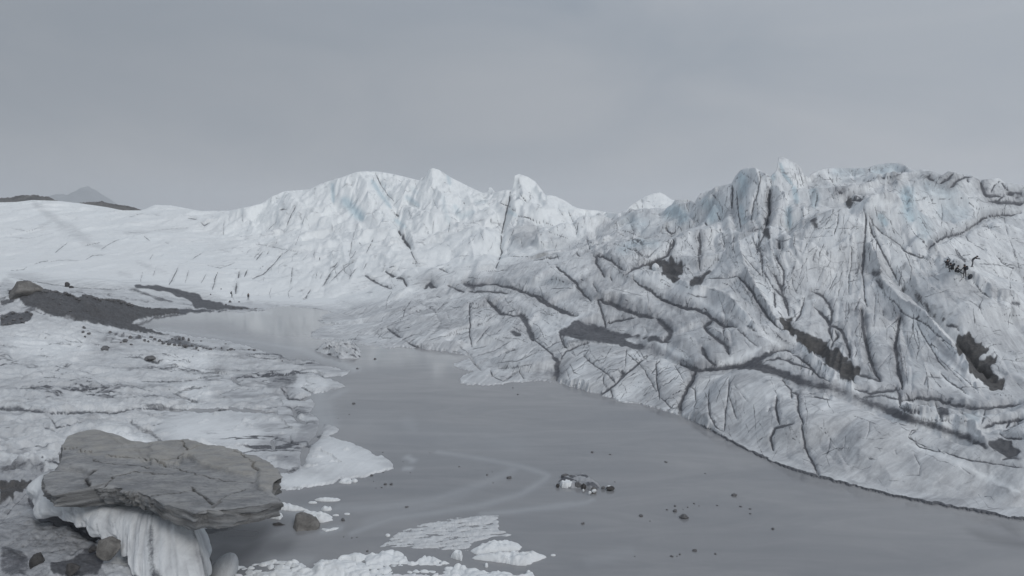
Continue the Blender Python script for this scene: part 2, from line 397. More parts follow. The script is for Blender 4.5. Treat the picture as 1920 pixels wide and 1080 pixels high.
def wander(pts, step, amp, wvar, seed):
    """a traced line made natural: it wanders a little, swells, thins out and tapers at its ends"""
    p = np.array(densify(pts, step), float); n = len(p)
    if n < 3: return p, np.ones(n)
    d = np.gradient(p, axis=0); ln = np.hypot(d[:, 0], d[:, 1]) + 1e-6
    arc = np.concatenate([[0], np.cumsum(np.hypot(*np.diff(p, axis=0).T))]); tot = arc[-1]
    nx, ny = -d[:, 1] / ln, d[:, 0] / ln
    z = np.zeros(n)
    o = amp * (noise(arc / 13, z + seed * 3.7, 201) + 0.6 * noise(arc / 5, z + seed * 1.9, 202)) * np.minimum(1, 0.3 + np.minimum(arc, tot - arc) / 12)
    w = 1 + wvar * (0.75 * noise(arc / 16, z + seed * 2.3, 203) + 0.5 * noise(arc / 6, z + seed * 5.1, 204))
    w *= np.clip(0.35 + np.minimum(arc, tot - arc) / max(6, 0.22 * tot), 0, 1)
    return np.stack([p[:, 0] + nx * o, p[:, 1] + ny * o], -1), np.clip(w, 0.25, 2)
_sid = 0
def stroke(A, pts, width_px, value, mode='max', prof='flat', step=3.0, amp=0.0, wvar=0.0, jump=0.035, fadeout=False):
    """lay a line along the ground: the points are followed over the land and the line gets its own footprint there"""
    global _sid; _sid += 1
    p, w = wander(pts, step, amp, wvar, _sid)
    prev = None
    for (u, v), k in zip(p, w):
        h = CAST(u, v)
        if h is None: prev = None; continue
        if prev is not None and abs(L[prev[2], prev[3]] - L[h[2], h[3]]) < jump: _seg(A, prev, h, width_px * k, value * (min(1, (k - .25) / .6) if fadeout else 1), mode, prof)
        prev = h
def _seg(A, h0, h1, width_px, value, mode, prof):
    S = CAST.S
    t0, t1 = TMIN + h0[0] * DT, TMIN + h1[0] * DT
    s0, s1 = at_index(S, h0[0], h0[1]), at_index(S, h1[0], h1[1])
    l0, l1 = at_index(L, h0[0], h0[1]), at_index(L, h1[0], h1[1])
    hw = max(width_px * 0.5, 0.55) / F
    reach = hw * (2.3 if prof == 'gauss' else 3.2 if prof == 'tent' else 1.8)
    kc = int(reach / DT) + 2
    c0 = max(0, int(min(h0[0], h1[0])) - kc); c1 = min(NC, int(max(h0[0], h1[0])) + kc + 2)
    cm = min(max(int(h0[0]), 0), NC - 1)
    lim = max(0.02, 3.5 * reach)
    r0 = int(np.searchsorted(L[cm], min(l0, l1) - lim)); r1 = int(np.searchsorted(L[cm], max(l0, l1) + lim)) + 1
    d0 = t1 - t0; d1 = s1 - s0; d2 = 0.12 * (l1 - l0); n2 = max(d0 * d0 + d1 * d1 + d2 * d2, 1e-12)
    e0 = T[c0:c1, r0:r1] - t0; e1 = S[c0:c1, r0:r1] - s0; e2 = 0.12 * (L[c0:c1, r0:r1] - l0)
    k = np.clip((e0 * d0 + e1 * d1 + e2 * d2) / n2, 0, 1)
    dist = np.sqrt((e0 - k * d0) ** 2 + (e1 - k * d1) ** 2 + (e2 - k * d2) ** 2)
    if prof == 'gauss': v = value * np.exp(-(dist / hw) ** 2)
    elif prof == 'tent': v = value * np.exp(-1.15 * dist / hw)
    else: v = value * (1 - sm(0.0, 1.75, dist / hw))
    V = A[c0:c1, r0:r1]
    if mode == 'max': np.maximum(V, v, out=V)
    else: np.minimum(V, v, out=V)

def patch(pts, water=False, step=3.0, rag=0.0, even=0):
    """mask of the land inside a traced outline"""
    pp = densify(list(pts) + [pts[0]], step); idx = []
    if rag:
        _q = np.array(pp); k_ = np.arange(len(_q))
        _q = _q + rag * np.stack([.8 * noise(_q[:, 0] / 13, _q[:, 1] / 13, 211) + .6 * noise(_q[:, 0] / 4.5, _q[:, 1] / 4.5, 213), .8 * noise(_q[:, 0] / 13, _q[:, 1] / 13, 212) + .9 * noise(_q[:, 0] / 4.5, _q[:, 1] / 4.5, 214)], -1)
        pp = [tuple(a) for a in _q]
    for p in pp:
        if water:
            t, s = px2ts(*p)
            if s > -0.02: continue
            fc = (float(t) - TMIN) / (tc[1] - tc[0]); c = min(max(int(round(fc)), 0), NC - 1)
            idx.append((fc, float(np.interp(math.log(-CAM_H / s), L[c], np.arange(NR)))))
        else:
            h = CAST(*p)
            if h is not None: idx.append((h[0], h[1]))
    M = np.zeros((NC, NR + 1), np.int8)
    if len(idx) < 3: return np.zeros((NC, NR), np.float32), idx
    for (a, ra), (b, rb) in zip(idx, idx[1:] + idx[:1]):
        if a == b: continue
        if a > b: a, ra, b, rb = b, rb, a, ra
        for c in range(max(0, math.ceil(a)), min(NC - 1, math.ceil(b) - 1) + 1):
            r = int(min(max(math.ceil(ra + (rb - ra) * (c - a) / (b - a)), 0), NR))
            M[c, r] ^= 1
    R = (np.cumsum(M, axis=1)[:, :NR] % 2).astype(np.float32)
    if even:
        for _ in range(even): R[1:-1] = (R[:-2] + 2 * R[1:-1] + R[2:]) / 4
        R = sm(.4, .6, R).astype(np.float32)
    return R, idx
def blur(A, n=1):
    A = A.copy()
    for _ in range(n):
        A[1:-1] = (A[:-2] + 2 * A[1:-1] + A[2:]) / 4
        A[:, 1:-1] = (A[:, :-2] + 2 * A[:, 1:-1] + A[:, 2:]) / 4
    return A

DT = tc[1] - tc[0]
CAST = Caster()
# crests, ribs and troughs of the ice: (metres, width in picture pixels, line)
RELIEF = [
 (1.6, 26, full('Z4', [(540,540),(700,530),(820,520),(900,610),(1000,770),(1050,870),(1240,1030)])),
 (1.4, 22, full('Z7', [(560,0),(900,200),(1300,130),(1500,230)][2:] + [(1640,350),(1700,395),(1900,440)])),
 (1.3, 24, full('Z7', [(800,0),(870,160),(900,330),(1050,480),(1200,560),(1300,700),(1450,880),(1600,1060)])),
 (-1.2, 22, full('Z7', [(900,80),(1000,230),(1150,350),(1300,500),(1430,620),(1560,780),(1700,960)])),
 (-1.4, 36, full('Z7', [(210,540),(300,640),(450,760),(600,880),(690,960)])),
 (1.0, 14, full('Z7', [(180,600),(280,690),(400,820),(520,930),(650,1000),(740,1055)])),
 (1.0, 20, full('Z6', [(740,290),(850,300),(1000,340),(1120,400),(1250,430),(1400,480),(1500,600),(1650,720)])),
 (0.8, 18, full('Z6', [(1470,20),(1490,150),(1560,330),(1660,500),(1760,650)])),
 (0.9, 26, full('Z6', [(460,440),(600,460),(750,500),(860,540)])),
 (-0.7, 22, full('Z6', [(320,610),(480,690),(700,740),(900,830),(1060,900),(1200,950),(1400,950),(1560,900)])),
 (-0.8, 26, full('Z8', [(450,80),(640,150),(870,205),(1100,300),(1400,410),(1700,515)])),
 (0.8, 16, full('A7', [(540,520),(760,570),(960,650),(1150,690),(1350,760),(1480,850)])),
 (-0.9, 16, full('Z8', [(1230,268),(1440,252),(1650,308),(1920,285)])),
 (-0.9, 16, full('Z8', [(1690,420),(1780,385),(1920,368)])),
 (-1.0, 30, full('Z6', [(800,210),(950,220),(1040,270)])),
 (-0.8, 18, full('Z6', [(1130,350),(1260,260),(1350,160)])),
 (-1.5, 24, full('Z4', [(370,440),(420,500),(470,540)])),
 (1.6, 24, full('Z3', [(1400,300),(1440,420),(1560,530),(1620,600)])),
 (1.5, 22, full('Z3', [(1200,240),(1300,320),(1340,450)])),
 (-1.5, 14, full('Z3', [(1075,380),(1080,480),(1100,700),(1160,830)])),
 (-1.8, 14, full('Z3', [(1445,330),(1430,480),(1430,620),(1400,760)])),
 (-1.5, 14, full('Z3', [(880,460),(960,560),(980,700),(1000,800)])),
 (-1.2, 14, full('Z3', [(660,570),(690,640),(740,760)])),
 (-1.6, 16, full('Z3', [(1600,560),(1610,700),(1610,850)])),
 (-1.4, 18, full('Z4', [(880,370),(910,470),(910,590),(980,740),(1060,870)])),
 (1.0, 14, full('Z4', [(800,300),(880,430),(900,560)])),
 (-1.0, 14, full('Z4', [(1100,890),(1240,785),(1420,730),(1570,620),(1760,595)])),
 # white ridge
 (-3.0, 22, full('Z2', [(310,140),(350,210),(430,300),(440,400),(470,480),(520,560)])),
 (2.5, 26, full('Z2', [(200,140),(260,220),(280,330)])),
 (-2.6, 22, full('Z2', [(70,200),(75,300),(130,350)])),
 (-2.5, 26, full('Z2', [(160,260),(190,330),(240,390)])),
 (2.6, 26, full('Z2', [(620,130),(640,230),(720,330)])),
 (-2.4, 18, full('Z2', [(490,280),(560,330),(600,320)])),
 (-2.4, 18, full('Z2', [(750,320),(790,400),(860,360)])),
 (-2.2, 16, full('Z2', [(1060,250),(1050,330),(1025,450),(1015,550),(990,660)])),
 (2.2, 26, full('Z2', [(1110,170),(1150,290),(1230,380),(1330,450)])),
 (-1.8, 14, full('Z2', [(1395,340),(1430,420),(1450,480)])),
 (1.8, 30, full('Z2', [(450,330),(560,360),(700,400),(850,470),(1000,500)])),
]
REL = np.zeros((NC, NR))
REN = np.zeros((NC, NR))
for amp, w, pts in RELIEF:
    if amp > 0: stroke(REL, pts, w, amp * 1.35, 'max', 'tent', 4, 2.5, .5, .035, True)
    else: stroke(REN, pts, w, amp * 1.2, 'min', 'tent', 4, 1.5, .4, .035, True)
# pleats: lesser ribs and furrows in the same fields as the hairline cracks
r_ = random.Random(23)
for (u0, v0, u1, v1, ang, spr, n_, ln_, amp, wd) in ((1480,395,1760,720,'fan',8,46,110,.55,9),(1250,330,1520,460,90,12,40,60,.9,9),(1530,320,1760,400,55,30,24,45,.8,9),(1740,380,1920,560,42,14,26,90,.5,9),(1780,560,1920,740,42,12,20,80,.4,8),(1040,640,1300,760,-32,6,40,70,.16,6),(1300,700,1900,930,22,14,40,90,.16,8),
  (1100,460,1480,640,30,16,50,90,.35,8),(880,490,1120,640,22,18,30,80,.35,8),(1350,430,1500,620,60,10,34,80,.5,8),(620,330,1160,470,72,16,46,50,2.0,9),(430,380,900,540,-58,18,40,50,1.2,9),(1150,420,1320,520,50,20,24,60,.6,8),(700,560,960,640,-24,14,26,70,.2,7)):
    for _k in range(n_):
        u = r_.uniform(u0, u1); v = r_.uniform(v0, v1)
        an = math.degrees(math.atan2(v - 330, u - 1620)) + r_.gauss(0, spr) if ang == 'fan' else ang + r_.gauss(0, spr)
        ll = ln_ * r_.uniform(.5, 1.3); ca_, sa_ = math.cos(math.radians(an)), math.sin(math.radians(an)); kx = r_.gauss(0, .08) * ll
        p3 = [(u - ca_ * ll / 2, v - sa_ * ll / 2), (u + kx * sa_, v - kx * ca_), (u + ca_ * ll / 2, v + sa_ * ll / 2)]
        if r_.random() < .55: stroke(REL, p3, wd * r_.uniform(.7, 1.5), amp * r_.uniform(.25, .75), 'max', 'tent', 5, 2, .5, .03, True)
        else: stroke(REN, p3, wd * r_.uniform(.7, 1.4), -amp * r_.uniform(.25, .75), 'min', 'tent', 5, 2, .5, .03, True)
def blur0(A, n):
    for _ in range(n):
        A[1:-1] = (A[:-2] + 2 * A[1:-1] + A[2:]) / 4; A[:, 1:-1] = (A[:, :-2] + 2 * A[:, 1:-1] + A[:, 2:]) / 4
    return A
Z = Z + blur0(REL, 2) + blur0(REN, 2)

# the traced skylines are reached exactly, and nothing behind them stands higher
def skyline_height(t):
    s = np.full(t.shape, -9.0)
    for (t_, s_, Y_) in CRESTS:
        v = np.interp(t, t_, s_, left=-9, right=-9)
        s = np.maximum(s, v)
    return s
for (t_, s_, Y_) in CRESTS:
    lc = np.interp(tc, t_, np.log(Y_)); sc = np.interp(tc, t_, s_)
    wgt = sm(t_[0] - .004, t_[0] + .004, tc) * (1 - sm(t_[-1] - .004, t_[-1] + .004, tc))
    Wc = Z / Y
    wcur = np.array([np.interp(lc[i], L[i], Wc[i]) for i in range(NC)])
    dl = (sc + CAM_H / np.exp(lc)) - wcur
    sig = 0.030
    g = np.exp(-((L - lc[:, None]) / sig) ** 2)
    Z = Z + (wgt * dl)[:, None] * g * Y
SKYS = skyline_height(tc)
Smax = SKYS[:, None] - 0.0008 * np.clip(np.abs(noise(X / 6, Y / 6, 77)), 0, 1)
Scur = (Z - CAM_H) / Y
Z = np.where(Scur > Smax, CAM_H + Smax * Y, Z)

# water's edge
lake, _ = patch(SHORE, water=True, step=1.5, rag=2.0)
lake_idx = _
CAP = 3.0
D = np.full((NC, NR), CAP)
for (a, ra), (b, rb) in zip(lake_idx, lake_idx[1:] + lake_idx[:1]):
    c0 = int(min(a, b)); c1 = int(max(a, b)); r = (ra + rb) / 2
    if c1 < 0 or c0 >= NC or r < 2 or r > NR - 3: continue
    cm = min(max((c0 + c1) // 2, 0), NC - 1); y = float(Y[cm, int(r)])
    kc = int(CAP / (y * (tc[1] - tc[0]))) + 1
    r0 = int(np.searchsorted(Y[cm], y - CAP * 1.15)); r1 = int(np.searchsorted(Y[cm], y + CAP * 1.15)) + 1
    rlo, rhi = int(min(ra, rb)), int(max(ra, rb))
    r0 = min(r0, rlo); r1 = max(r1, rhi)
    cs0, cs1 = max(0, c0 - kc), min(NC, c1 + kc + 2)
    if cs0 >= cs1 or r0 >= r1: continue
    pa = np.array([at_index(X, a, ra), at_index(Y, a, ra)]) if 0 <= a < NC else None
    pb = np.array([at_index(X, b, rb), at_index(Y, b, rb)]) if 0 <= b < NC else None
    if pa is None or pb is None: continue
    Px = X[cs0:cs1, r0:r1]; Py = Y[cs0:cs1, r0:r1]
    d = pb - pa; n2 = max(float(d @ d), 1e-9)
    k = np.clip(((Px - pa[0]) * d[0] + (Py - pa[1]) * d[1]) / n2, 0, 1)
    dd = np.hypot(Px - pa[0] - k * d[0], Py - pa[1] - k * d[1])
    D[cs0:cs1, r0:r1] = np.minimum(D[cs0:cs1, r0:r1], dd)
land = lake < 0.5
bank = 2.2 * right_w + 0.7 * (1 - right_w) + 0.25 * noise(X / 1.1, Y / 1.1, 55)
Zl = np.minimum(np.maximum(Z, 0.10 + 0.05 * D), bank * D)
Zl = np.where(D >= CAP, np.maximum(Z, 0.12), Zl)
Z = np.where(land, Zl, np.maximum(-0.9, -0.7 * D))
print("terrain base", round(time.time() - t_start, 1))

# ------------------------------------------------------------------ dirt-filled cracks and one painted shade line, traced: (set, width, darkness, line)
CRACKS_AND_SHADE = [
 ('Z1',1.6,.45,[(310,520),(350,485),(380,465)]),('Z1',1.6,.45,[(570,500),(620,465),(670,445)]),('Z1',1.6,.5,[(190,585),(230,570),(270,565)]),('Z1',1.4,.4,[(270,575),(330,560),(440,565)]),
 ('Z1',1.6,.5,[(480,560),(520,535),(590,530)]),('Z1',1.6,.5,[(55,620),(130,615),(150,600)]),('Z1',2.5,.45,[(480,480),(560,460)]),('Z1',2,.5,[(810,425),(840,450)]),('Z1',2,.55,[(950,700),(985,640),(1000,600)]),
 ('Z1',2,.55,[(1195,725),(1215,650),(1225,630)]),('Z1',2.2,.6,[(1420,665),(1480,640),(1530,590),(1590,520)]),('Z1',2.5,.6,[(1340,660),(1345,620)]),('Z1',2.5,.55,[(1375,650),(1390,615)]),('Z1',2,.55,[(1440,560),(1475,515)]),
 ('Z1',2,.5,[(1500,530),(1510,510)]),('Z1',1.6,.5,[(1610,375),(1640,300),(1665,255)]),('Z1',1.4,.4,[(1365,350),(1360,290)]),('Z1',1.4,.4,[(1255,420),(1260,340)]),('Z1',1.6,.45,[(1165,590),(1240,605),(1320,575)]),
 ('Z1',3,.55,[(1580,275),(1620,270)]),('Z1',2.2,.65,[(1060,325),(1110,330)]),('Z1',2,.6,[(1130,350),(1150,365),(1180,350)]),('Z1',2,.5,[(930,460),(950,470)]),('Z1',1.4,.45,[(1080,555),(1140,520)]),('Z1',1.6,.5,[(840,560),(860,530)]),
 ('Z1',1.4,.4,[(790,690),(800,630)]),('Z1',1.4,.4,[(860,650),(875,600)]),('Z1',1.4,.4,[(1040,690),(1060,620)]),('Z1',1.4,.45,[(1130,690),(1160,640)]),('Z1',2.5,.55,[(1715,780),(1745,725)]),('Z1',2,.45,[(1635,690),(1645,600)]),
 ('Z1',2,.5,[(1830,690),(1860,640)]),('Z1',4,.5,[(1325,745),(1330,680)]),('Z1',1.8,.55,[(40,655),(130,670),(250,690),(360,705),(480,720),(700,725)]),('Z1',1.3,.35,[(680,400),(800,410),(900,390),(1060,380)]),('Z1',1.3,.35,[(720,320),(800,300),(900,310)]),
 ('Z1',2,.6,[(1650,825),(1740,830),(1860,850)]),('Z1',1.6,.5,[(1440,470),(1700,520)]),('Z1',1.5,.35,[(1230,500),(1300,520)]),('Z1',1.5,.35,[(1560,340),(1500,400)]),('Z1',1.5,.4,[(1660,480),(1690,400)]),('Z1',1.5,.4,[(1880,600),(1900,680)]),
 ('Z1',1.5,.35,[(60,380),(150,400),(240,370)]),('Z1',1.3,.3,[(30,430),(160,440),(300,410)]),
 ('Z2',2,.6,[(310,130),(345,200),(385,260),(430,300)]),('Z2',4,.6,[(430,360),(440,370)]),('Z2',5,.8,[(440,445),(480,510),(510,550)]),('Z2',2.5,.6,[(510,555),(520,590),(550,640)]),('Z2',2.5,.7,[(1070,225),(1065,290),(1050,340),(1030,430),(1020,480),(1015,550)]),
 ('Z2',3,.75,[(1015,550),(1025,575),(1005,630),(985,670)]),('Z2',2.4,.65,[(1010,295),(1060,315),(1110,350)]),('Z2',2.5,.7,[(1115,370),(1170,380),(1240,410)]),('Z2',2,.6,[(1250,400),(1320,430)]),('Z2',2,.6,[(1280,455),(1340,480),(1400,500)]),
 ('Z2',2,.5,[(1120,240),(1150,280),(1170,300)]),('Z2',2,.55,[(1395,340),(1420,400),(1450,460)]),('Z2',1.6,.5,[(1370,400),(1380,440)]),('Z2',1.6,.5,[(1480,370),(1490,420)]),('Z2',1.6,.5,[(1440,480),(1455,400)]),('Z2',1.4,.35,[(620,200),(650,250)]),
 ('Z2',1.4,.4,[(490,290),(560,330)]),('Z2',1.6,.45,[(730,410),(720,470)]),('Z2',1.4,.4,[(640,400),(630,480)]),('Z2',1.8,.5,[(180,510),(165,600)]),('Z2',1.8,.5,[(300,500),(260,580)]),('Z2',2,.5,[(140,690),(130,650),(200,630)]),('Z2',4,.7,[(370,680),(430,720)]),
 ('Z2',4,.7,[(430,720),(470,720),(490,775)]),('Z2',2.5,.6,[(250,700),(320,745),(410,785)]),('Z2',2.5,.55,[(390,660),(430,650)]),('Z2',6,.8,[(590,770),(620,740),(655,775)]),('Z2',4,.65,[(720,760),(770,780),(815,800)]),('Z2',3,.65,[(660,660),(725,690)]),
 ('Z2',2,.5,[(520,640),(560,640)]),('Z2',3,.6,[(650,820),(680,828)]),('Z2',3,.55,[(810,295),(818,300)]),('Z2',2,.45,[(170,640),(110,690),(60,740)]),('Z2',2,.45,[(260,640),(240,680)]),('Z2',2,.45,[(60,690),(100,650)]),('Z2',2,.5,[(20,760),(60,690)]),
 ('Z2',1.6,.4,[(1070,390),(1090,450),(1060,520)]),('Z2',1.6,.4,[(1130,500),(1140,560)]),('Z2',2,.5,[(1220,420),(1230,470)]),('Z2',2,.5,[(1240,510),(1280,560)]),('Z2',1.6,.5,[(1290,480),(1310,520)]),('Z2',2,.55,[(1060,600),(1180,600),(1260,600),(1340,605)]),
 ('Z2',1.5,.4,[(900,460),(920,510)]),('Z2',1.5,.4,[(1520,380),(1530,430)]),('Z2',1.5,.35,[(1600,390),(1590,440)]),('Z2',1.5,.4,[(1340,330),(1380,390)]),
 ('Z6',7,.95,[(0,410),(60,440),(130,490),(210,530),(310,578)]),('Z6',7,.9,[(165,215),(240,275),(300,325),(345,390),(415,470)]),('Z6',4,.75,[(0,180),(90,165),(175,155),(180,180)]),('Z6',4,.7,[(385,30),(405,90),(430,130)]),('Z6',4,.7,[(385,30),(430,60),(495,65)]),
 ('Z6',5,.7,[(310,125),(350,160)]),('Z6',7,.9,[(430,140),(520,150),(570,180),(620,225),(665,250)]),('Z6',6,.85,[(455,150),(450,195),(490,240),(515,300)]),('Z6',5,.7,[(555,295),(570,330)]),('Z6',3,.65,[(540,50),(620,70),(720,110),(810,160)]),
 ('Z6',3,.6,[(720,90),(760,130),(815,160)]),('Z6',2,.5,[(710,130),(720,200)]),('Z6',6,.9,[(665,280),(720,240),(790,210),(860,180),(960,140),(1000,80),(1020,30)]),('Z6',3.5,.65,[(670,35),(740,30),(800,80)]),
 ('Z6',8,1,[(720,300),(760,340),(850,390),(920,440),(990,480),(1100,515),(1170,520),(1240,550),(1300,590),(1380,640),(1460,660)]),('Z6',11,1,[(465,450),(560,475),(660,520),(750,550),(850,575),(900,590)]),('Z6',6,.9,[(465,450),(490,530),(510,600),(520,660)]),
 ('Z6',6,.8,[(530,625),(600,610),(660,600),(740,580)]),('Z6',14,.9,[(900,590),(950,630),(990,680),(980,720),(940,750)]),('Z6',9,.9,[(1290,590),(1230,650),(1290,710),(1350,750),(1400,800),(1410,850)]),('Z6',9,.9,[(1215,790),(1225,840),(1270,890),(1320,920)]),
 ('Z6',5,.7,[(1370,660),(1370,720)]),('Z6',4,.7,[(1440,650),(1500,700),(1560,760),(1620,800)]),('Z6',7,.9,[(1475,290),(1540,350),(1590,420),(1640,500),(1690,570),(1740,630),(1790,680)]),('Z6',4,.7,[(1480,290),(1400,310),(1300,305),(1250,310)]),
 ('Z6',14,.9,[(150,870),(180,890),(170,950),(160,1010),(150,1040)]),('Z6',4,.8,[(0,740),(60,790),(130,850),(170,885)]),('Z6',5,.8,[(190,885),(240,830),(330,790),(400,770)]),('Z6',5,.8,[(190,710),(220,790),(240,810)]),
 ('A8',4,.8,[(560,270),(640,340),(720,390),(800,450),(870,520),(910,570)]),('A8',5,.9,[(750,715),(830,650),(900,610),(980,530),(1050,460),(1130,410),(1200,340),(1300,270)]),('A8',9,.7,[(1000,430),(1010,460),(985,500)]),('A8',3,.7,[(1050,200),(1040,300),(1030,420)]),
 ('A8',4,.7,[(1060,250),(1150,330),(1200,370),(1260,450),(1320,560),(1390,680)]),('A8',4.5,.8,[(1420,330),(1380,370),(1390,460),(1385,560),(1410,680),(1420,770)]),('A8',4,.75,[(1430,740),(1490,790),(1560,870)]),('A8',9,.95,[(1830,430),(1790,520),(1730,630),(1670,750),(1650,830),(1655,940)]),
 ('A8',3.5,.7,[(1760,600),(1815,660),(1830,780)]),('A8',3,.6,[(1590,380),(1650,480),(1700,570)]),('A8',5,.75,[(870,650),(890,720),(880,760)]),('A8',4,.6,[(790,510),(790,590),(830,640)]),('A8',2.5,.5,[(330,370),(390,470),(410,560)]),('A8',4,.6,[(1470,600),(1530,570),(1600,510)]),
 ('A8',3,.6,[(470,280),(420,230)]),('A8',4,.75,[(60,120),(140,200),(240,270)]),('A8',3.5,.6,[(150,190),(260,130),(330,110)]),('A8',6,.7,[(330,60),(340,140),(390,190)]),
 ('Z6',6,.75,[(1180,0),(1200,60),(1190,140),(1195,220),(1205,260)]),('Z6',4,.6,[(1320,190),(1370,130),(1400,80)]),('Z6',3,.6,[(1440,20),(1440,90),(1460,150)]),('Z6',3,.65,[(1500,130),(1560,200),(1620,270),(1650,300)]),('Z6',4,.7,[(1600,60),(1640,120),(1650,200),(1650,290)]),
 ('Z6',3,.6,[(1730,130),(1760,190)]),('Z6',5,.75,[(1770,200),(1805,250),(1800,350),(1780,380)]),('Z6',3,.6,[(1580,30),(1610,90)]),('Z6',3,.6,[(1640,80),(1600,140)]),('Z6',3,.65,[(1640,240),(1700,330),(1740,400)]),('Z6',6,.8,[(1740,380),(1800,430),(1820,500),(1840,580)]),
 ('Z6',3,.6,[(1420,560),(1450,500),(1440,470)]),('Z6',7,.55,[(1540,640),(1600,690)]),('Z6',4,.5,[(1550,560),(1600,640)]),('Z6',3,.6,[(830,520),(860,560)]),('Z6',2.4,.55,[(820,400),(830,500)]),('Z6',3,.6,[(800,660),(830,710)]),('Z6',3,.55,[(720,650),(720,680)]),
 ('Z6',3,.6,[(1520,760),(1560,810)]),('Z6',7,.7,[(345,310),(360,322)]),('Z6',10,.95,[(1060,920),(1170,955),(1320,945),(1480,920),(1600,880),(1720,830),(1810,815)]),('Z6',3,.6,[(1130,350),(1230,270),(1330,170)]),('Z6',5,.7,[(430,345),(460,400),(480,410)]),('Z6',2.5,.5,[(250,200),(310,120),(390,60)]),
 ('Z6',3,.6,[(850,1000),(880,960),(890,900)]),('Z6',2,.45,[(100,560),(180,600)]),('Z6',2,.4,[(600,180),(560,260)]),('Z6',2.5,.5,[(560,380),(700,420),(820,440)]),('Z6',2.5,.5,[(1000,640),(960,800),(955,850)]),('Z6',2.5,.5,[(1130,640),(1160,700)]),('Z6',2.5,.5,[(1060,430),(1050,460)]),
 ('Z7',6,.85,[(770,0),(765,100),(755,200)]),('Z7',4,.75,[(755,205),(770,260),(770,350),(790,440)]),('Z7',3,.65,[(680,0),(680,120),(660,220),(655,350)]),('Z7',5,.75,[(880,0),(930,90),(970,170),(1010,250)]),('Z7',8,.95,[(750,450),(765,590),(790,720),(830,860),(890,970)]),
 ('Z7',8,.95,[(1035,500),(1010,590),(995,700),(1010,850),(1040,960),(1045,1030)]),('Z7',3,.6,[(1035,500),(990,545),(930,600)]),('Z7',4,.65,[(950,650),(995,690)]),('Z7',4,.7,[(1150,550),(1190,640),(1230,700),(1310,830),(1370,900)]),
 ('Z7',5,.65,[(900,330),(1000,410),(1050,480),(1130,520),(1200,550),(1280,620),(1350,680),(1430,740)]),('Z7',3,.6,[(1230,580),(1330,680),(1420,780)]),('Z7',5,.75,[(1320,910),(1380,970),(1470,1030),(1520,1070)]),('Z7',3,.6,[(1400,880),(1500,960),(1600,1060)]),('Z7',3,.6,[(1300,800),(1400,900),(1500,1010)]),
 ('Z7',5,.75,[(130,60),(150,110),(190,170),(190,280),(180,300)]),('Z7',3,.55,[(20,60),(40,180)]),('Z7',7,.8,[(120,200),(160,270),(190,350),(220,420)]),('Z7',6,.75,[(120,330),(130,440)]),('Z7',5,.75,[(340,370),(310,480),(270,550)]),('Z7',3,.6,[(250,230),(260,300),(290,350)]),
 ('Z7',7,.8,[(390,320),(470,350),(510,400),(540,460),(530,530),(520,600),(545,680)]),('Z7',8,.9,[(410,430),(470,480),(530,560),(600,590),(630,650),(660,740),(670,800)]),('Z7',6,.8,[(545,690),(580,650),(560,600)]),('Z7',6,.8,[(545,690),(530,730)]),
 ('Z7',12,.6,[(1370,560),(1440,570),(1450,600)]),('Z7',4,.6,[(1040,20),(1080,50),(1190,90)]),('Z7',4,.7,[(1430,20),(1490,100),(1500,150)]),('Z7',5,.7,[(1560,260),(1620,330),(1680,375)]),('Z7',4,.65,[(1720,70),(1780,130),(1860,170)]),('Z7',3,.6,[(1600,130),(1700,130),(1800,150)]),('Z7',2,.55,[(1830,20),(1880,140),(1890,190)]),
 ('Z7',4,.5,[(1250,210),(1310,250)]),('Z7',4,.45,[(1520,390),(1600,440),(1640,530)]),('Z7',10,.6,[(1840,400),(1890,410)]),('Z7',18,.7,[(840,180),(890,175)]),('Z7',8,.65,[(860,240),(900,300)]),('Z7',3,.6,[(560,230),(510,330)]),('Z7',3,.6,[(730,240),(650,260)]),('Z7',4,.6,[(740,380),(700,470)]),
 ('Z7',3,.5,[(850,350),(840,600)]),('Z7',7,.45,[(905,460),(910,500)]),('Z7',6,.85,[(0,810),(90,760),(200,740),(280,780),(370,850),(440,930),(520,970)]),('Z7',6,.8,[(60,820),(150,800),(250,830),(400,890)]),('Z7',10,.65,[(740,920),(850,950),(890,970)]),('Z7',8,.8,[(700,1020),(820,1050),(1000,1025),(1045,1020)]),
 ('Z7',5,.7,[(410,890),(390,930)]),('Z7',8,.5,[(500,30),(505,70)]),('Z7',2.5,.5,[(430,20),(400,110)]),('Z7',2.5,.5,[(330,120),(300,250)]),('Z7',2.5,.45,[(600,250),(570,420)]),('Z7',2.5,.5,[(640,400),(630,560)]),('Z7',2,.45,[(490,130),(420,290)]),('Z7',3,.5,[(1760,820),(1920,830)]),('Z7',3,.45,[(1200,370),(1400,310)]),
 ('Z7',2.5,.45,[(700,640),(830,680),(860,720)]),('Z7',2.5,.45,[(960,780),(860,900)]),('Z7',2.5,.5,[(1150,740),(1180,745)]),('Z7',5,.5,[(1200,1000),(1220,940),(1330,950)]),
 ('Z4',5,.8,[(545,540),(570,640),(560,760),(545,900),(530,1040)]),('Z4',4,.75,[(580,560),(630,680),(680,730),(760,790),(850,850),(900,910),(990,950),(1110,990)]),('Z4',5,.75,[(590,640),(620,760),(680,860),(730,960),(790,1070)]),
 ('Z4',6,.9,[(1100,890),(1160,830),(1240,785),(1340,765),(1420,730),(1500,680),(1570,620),(1640,600),(1760,595),(1890,585)]),('Z4',2,.6,[(770,485),(900,485),(1100,470),(1300,465),(1500,460),(1600,455)]),('Z4',3,.65,[(1110,440),(1140,510)]),('Z4',2.4,.6,[(1210,500),(1220,600),(1210,700)]),('Z4',2,.5,[(960,380),(960,600)]),
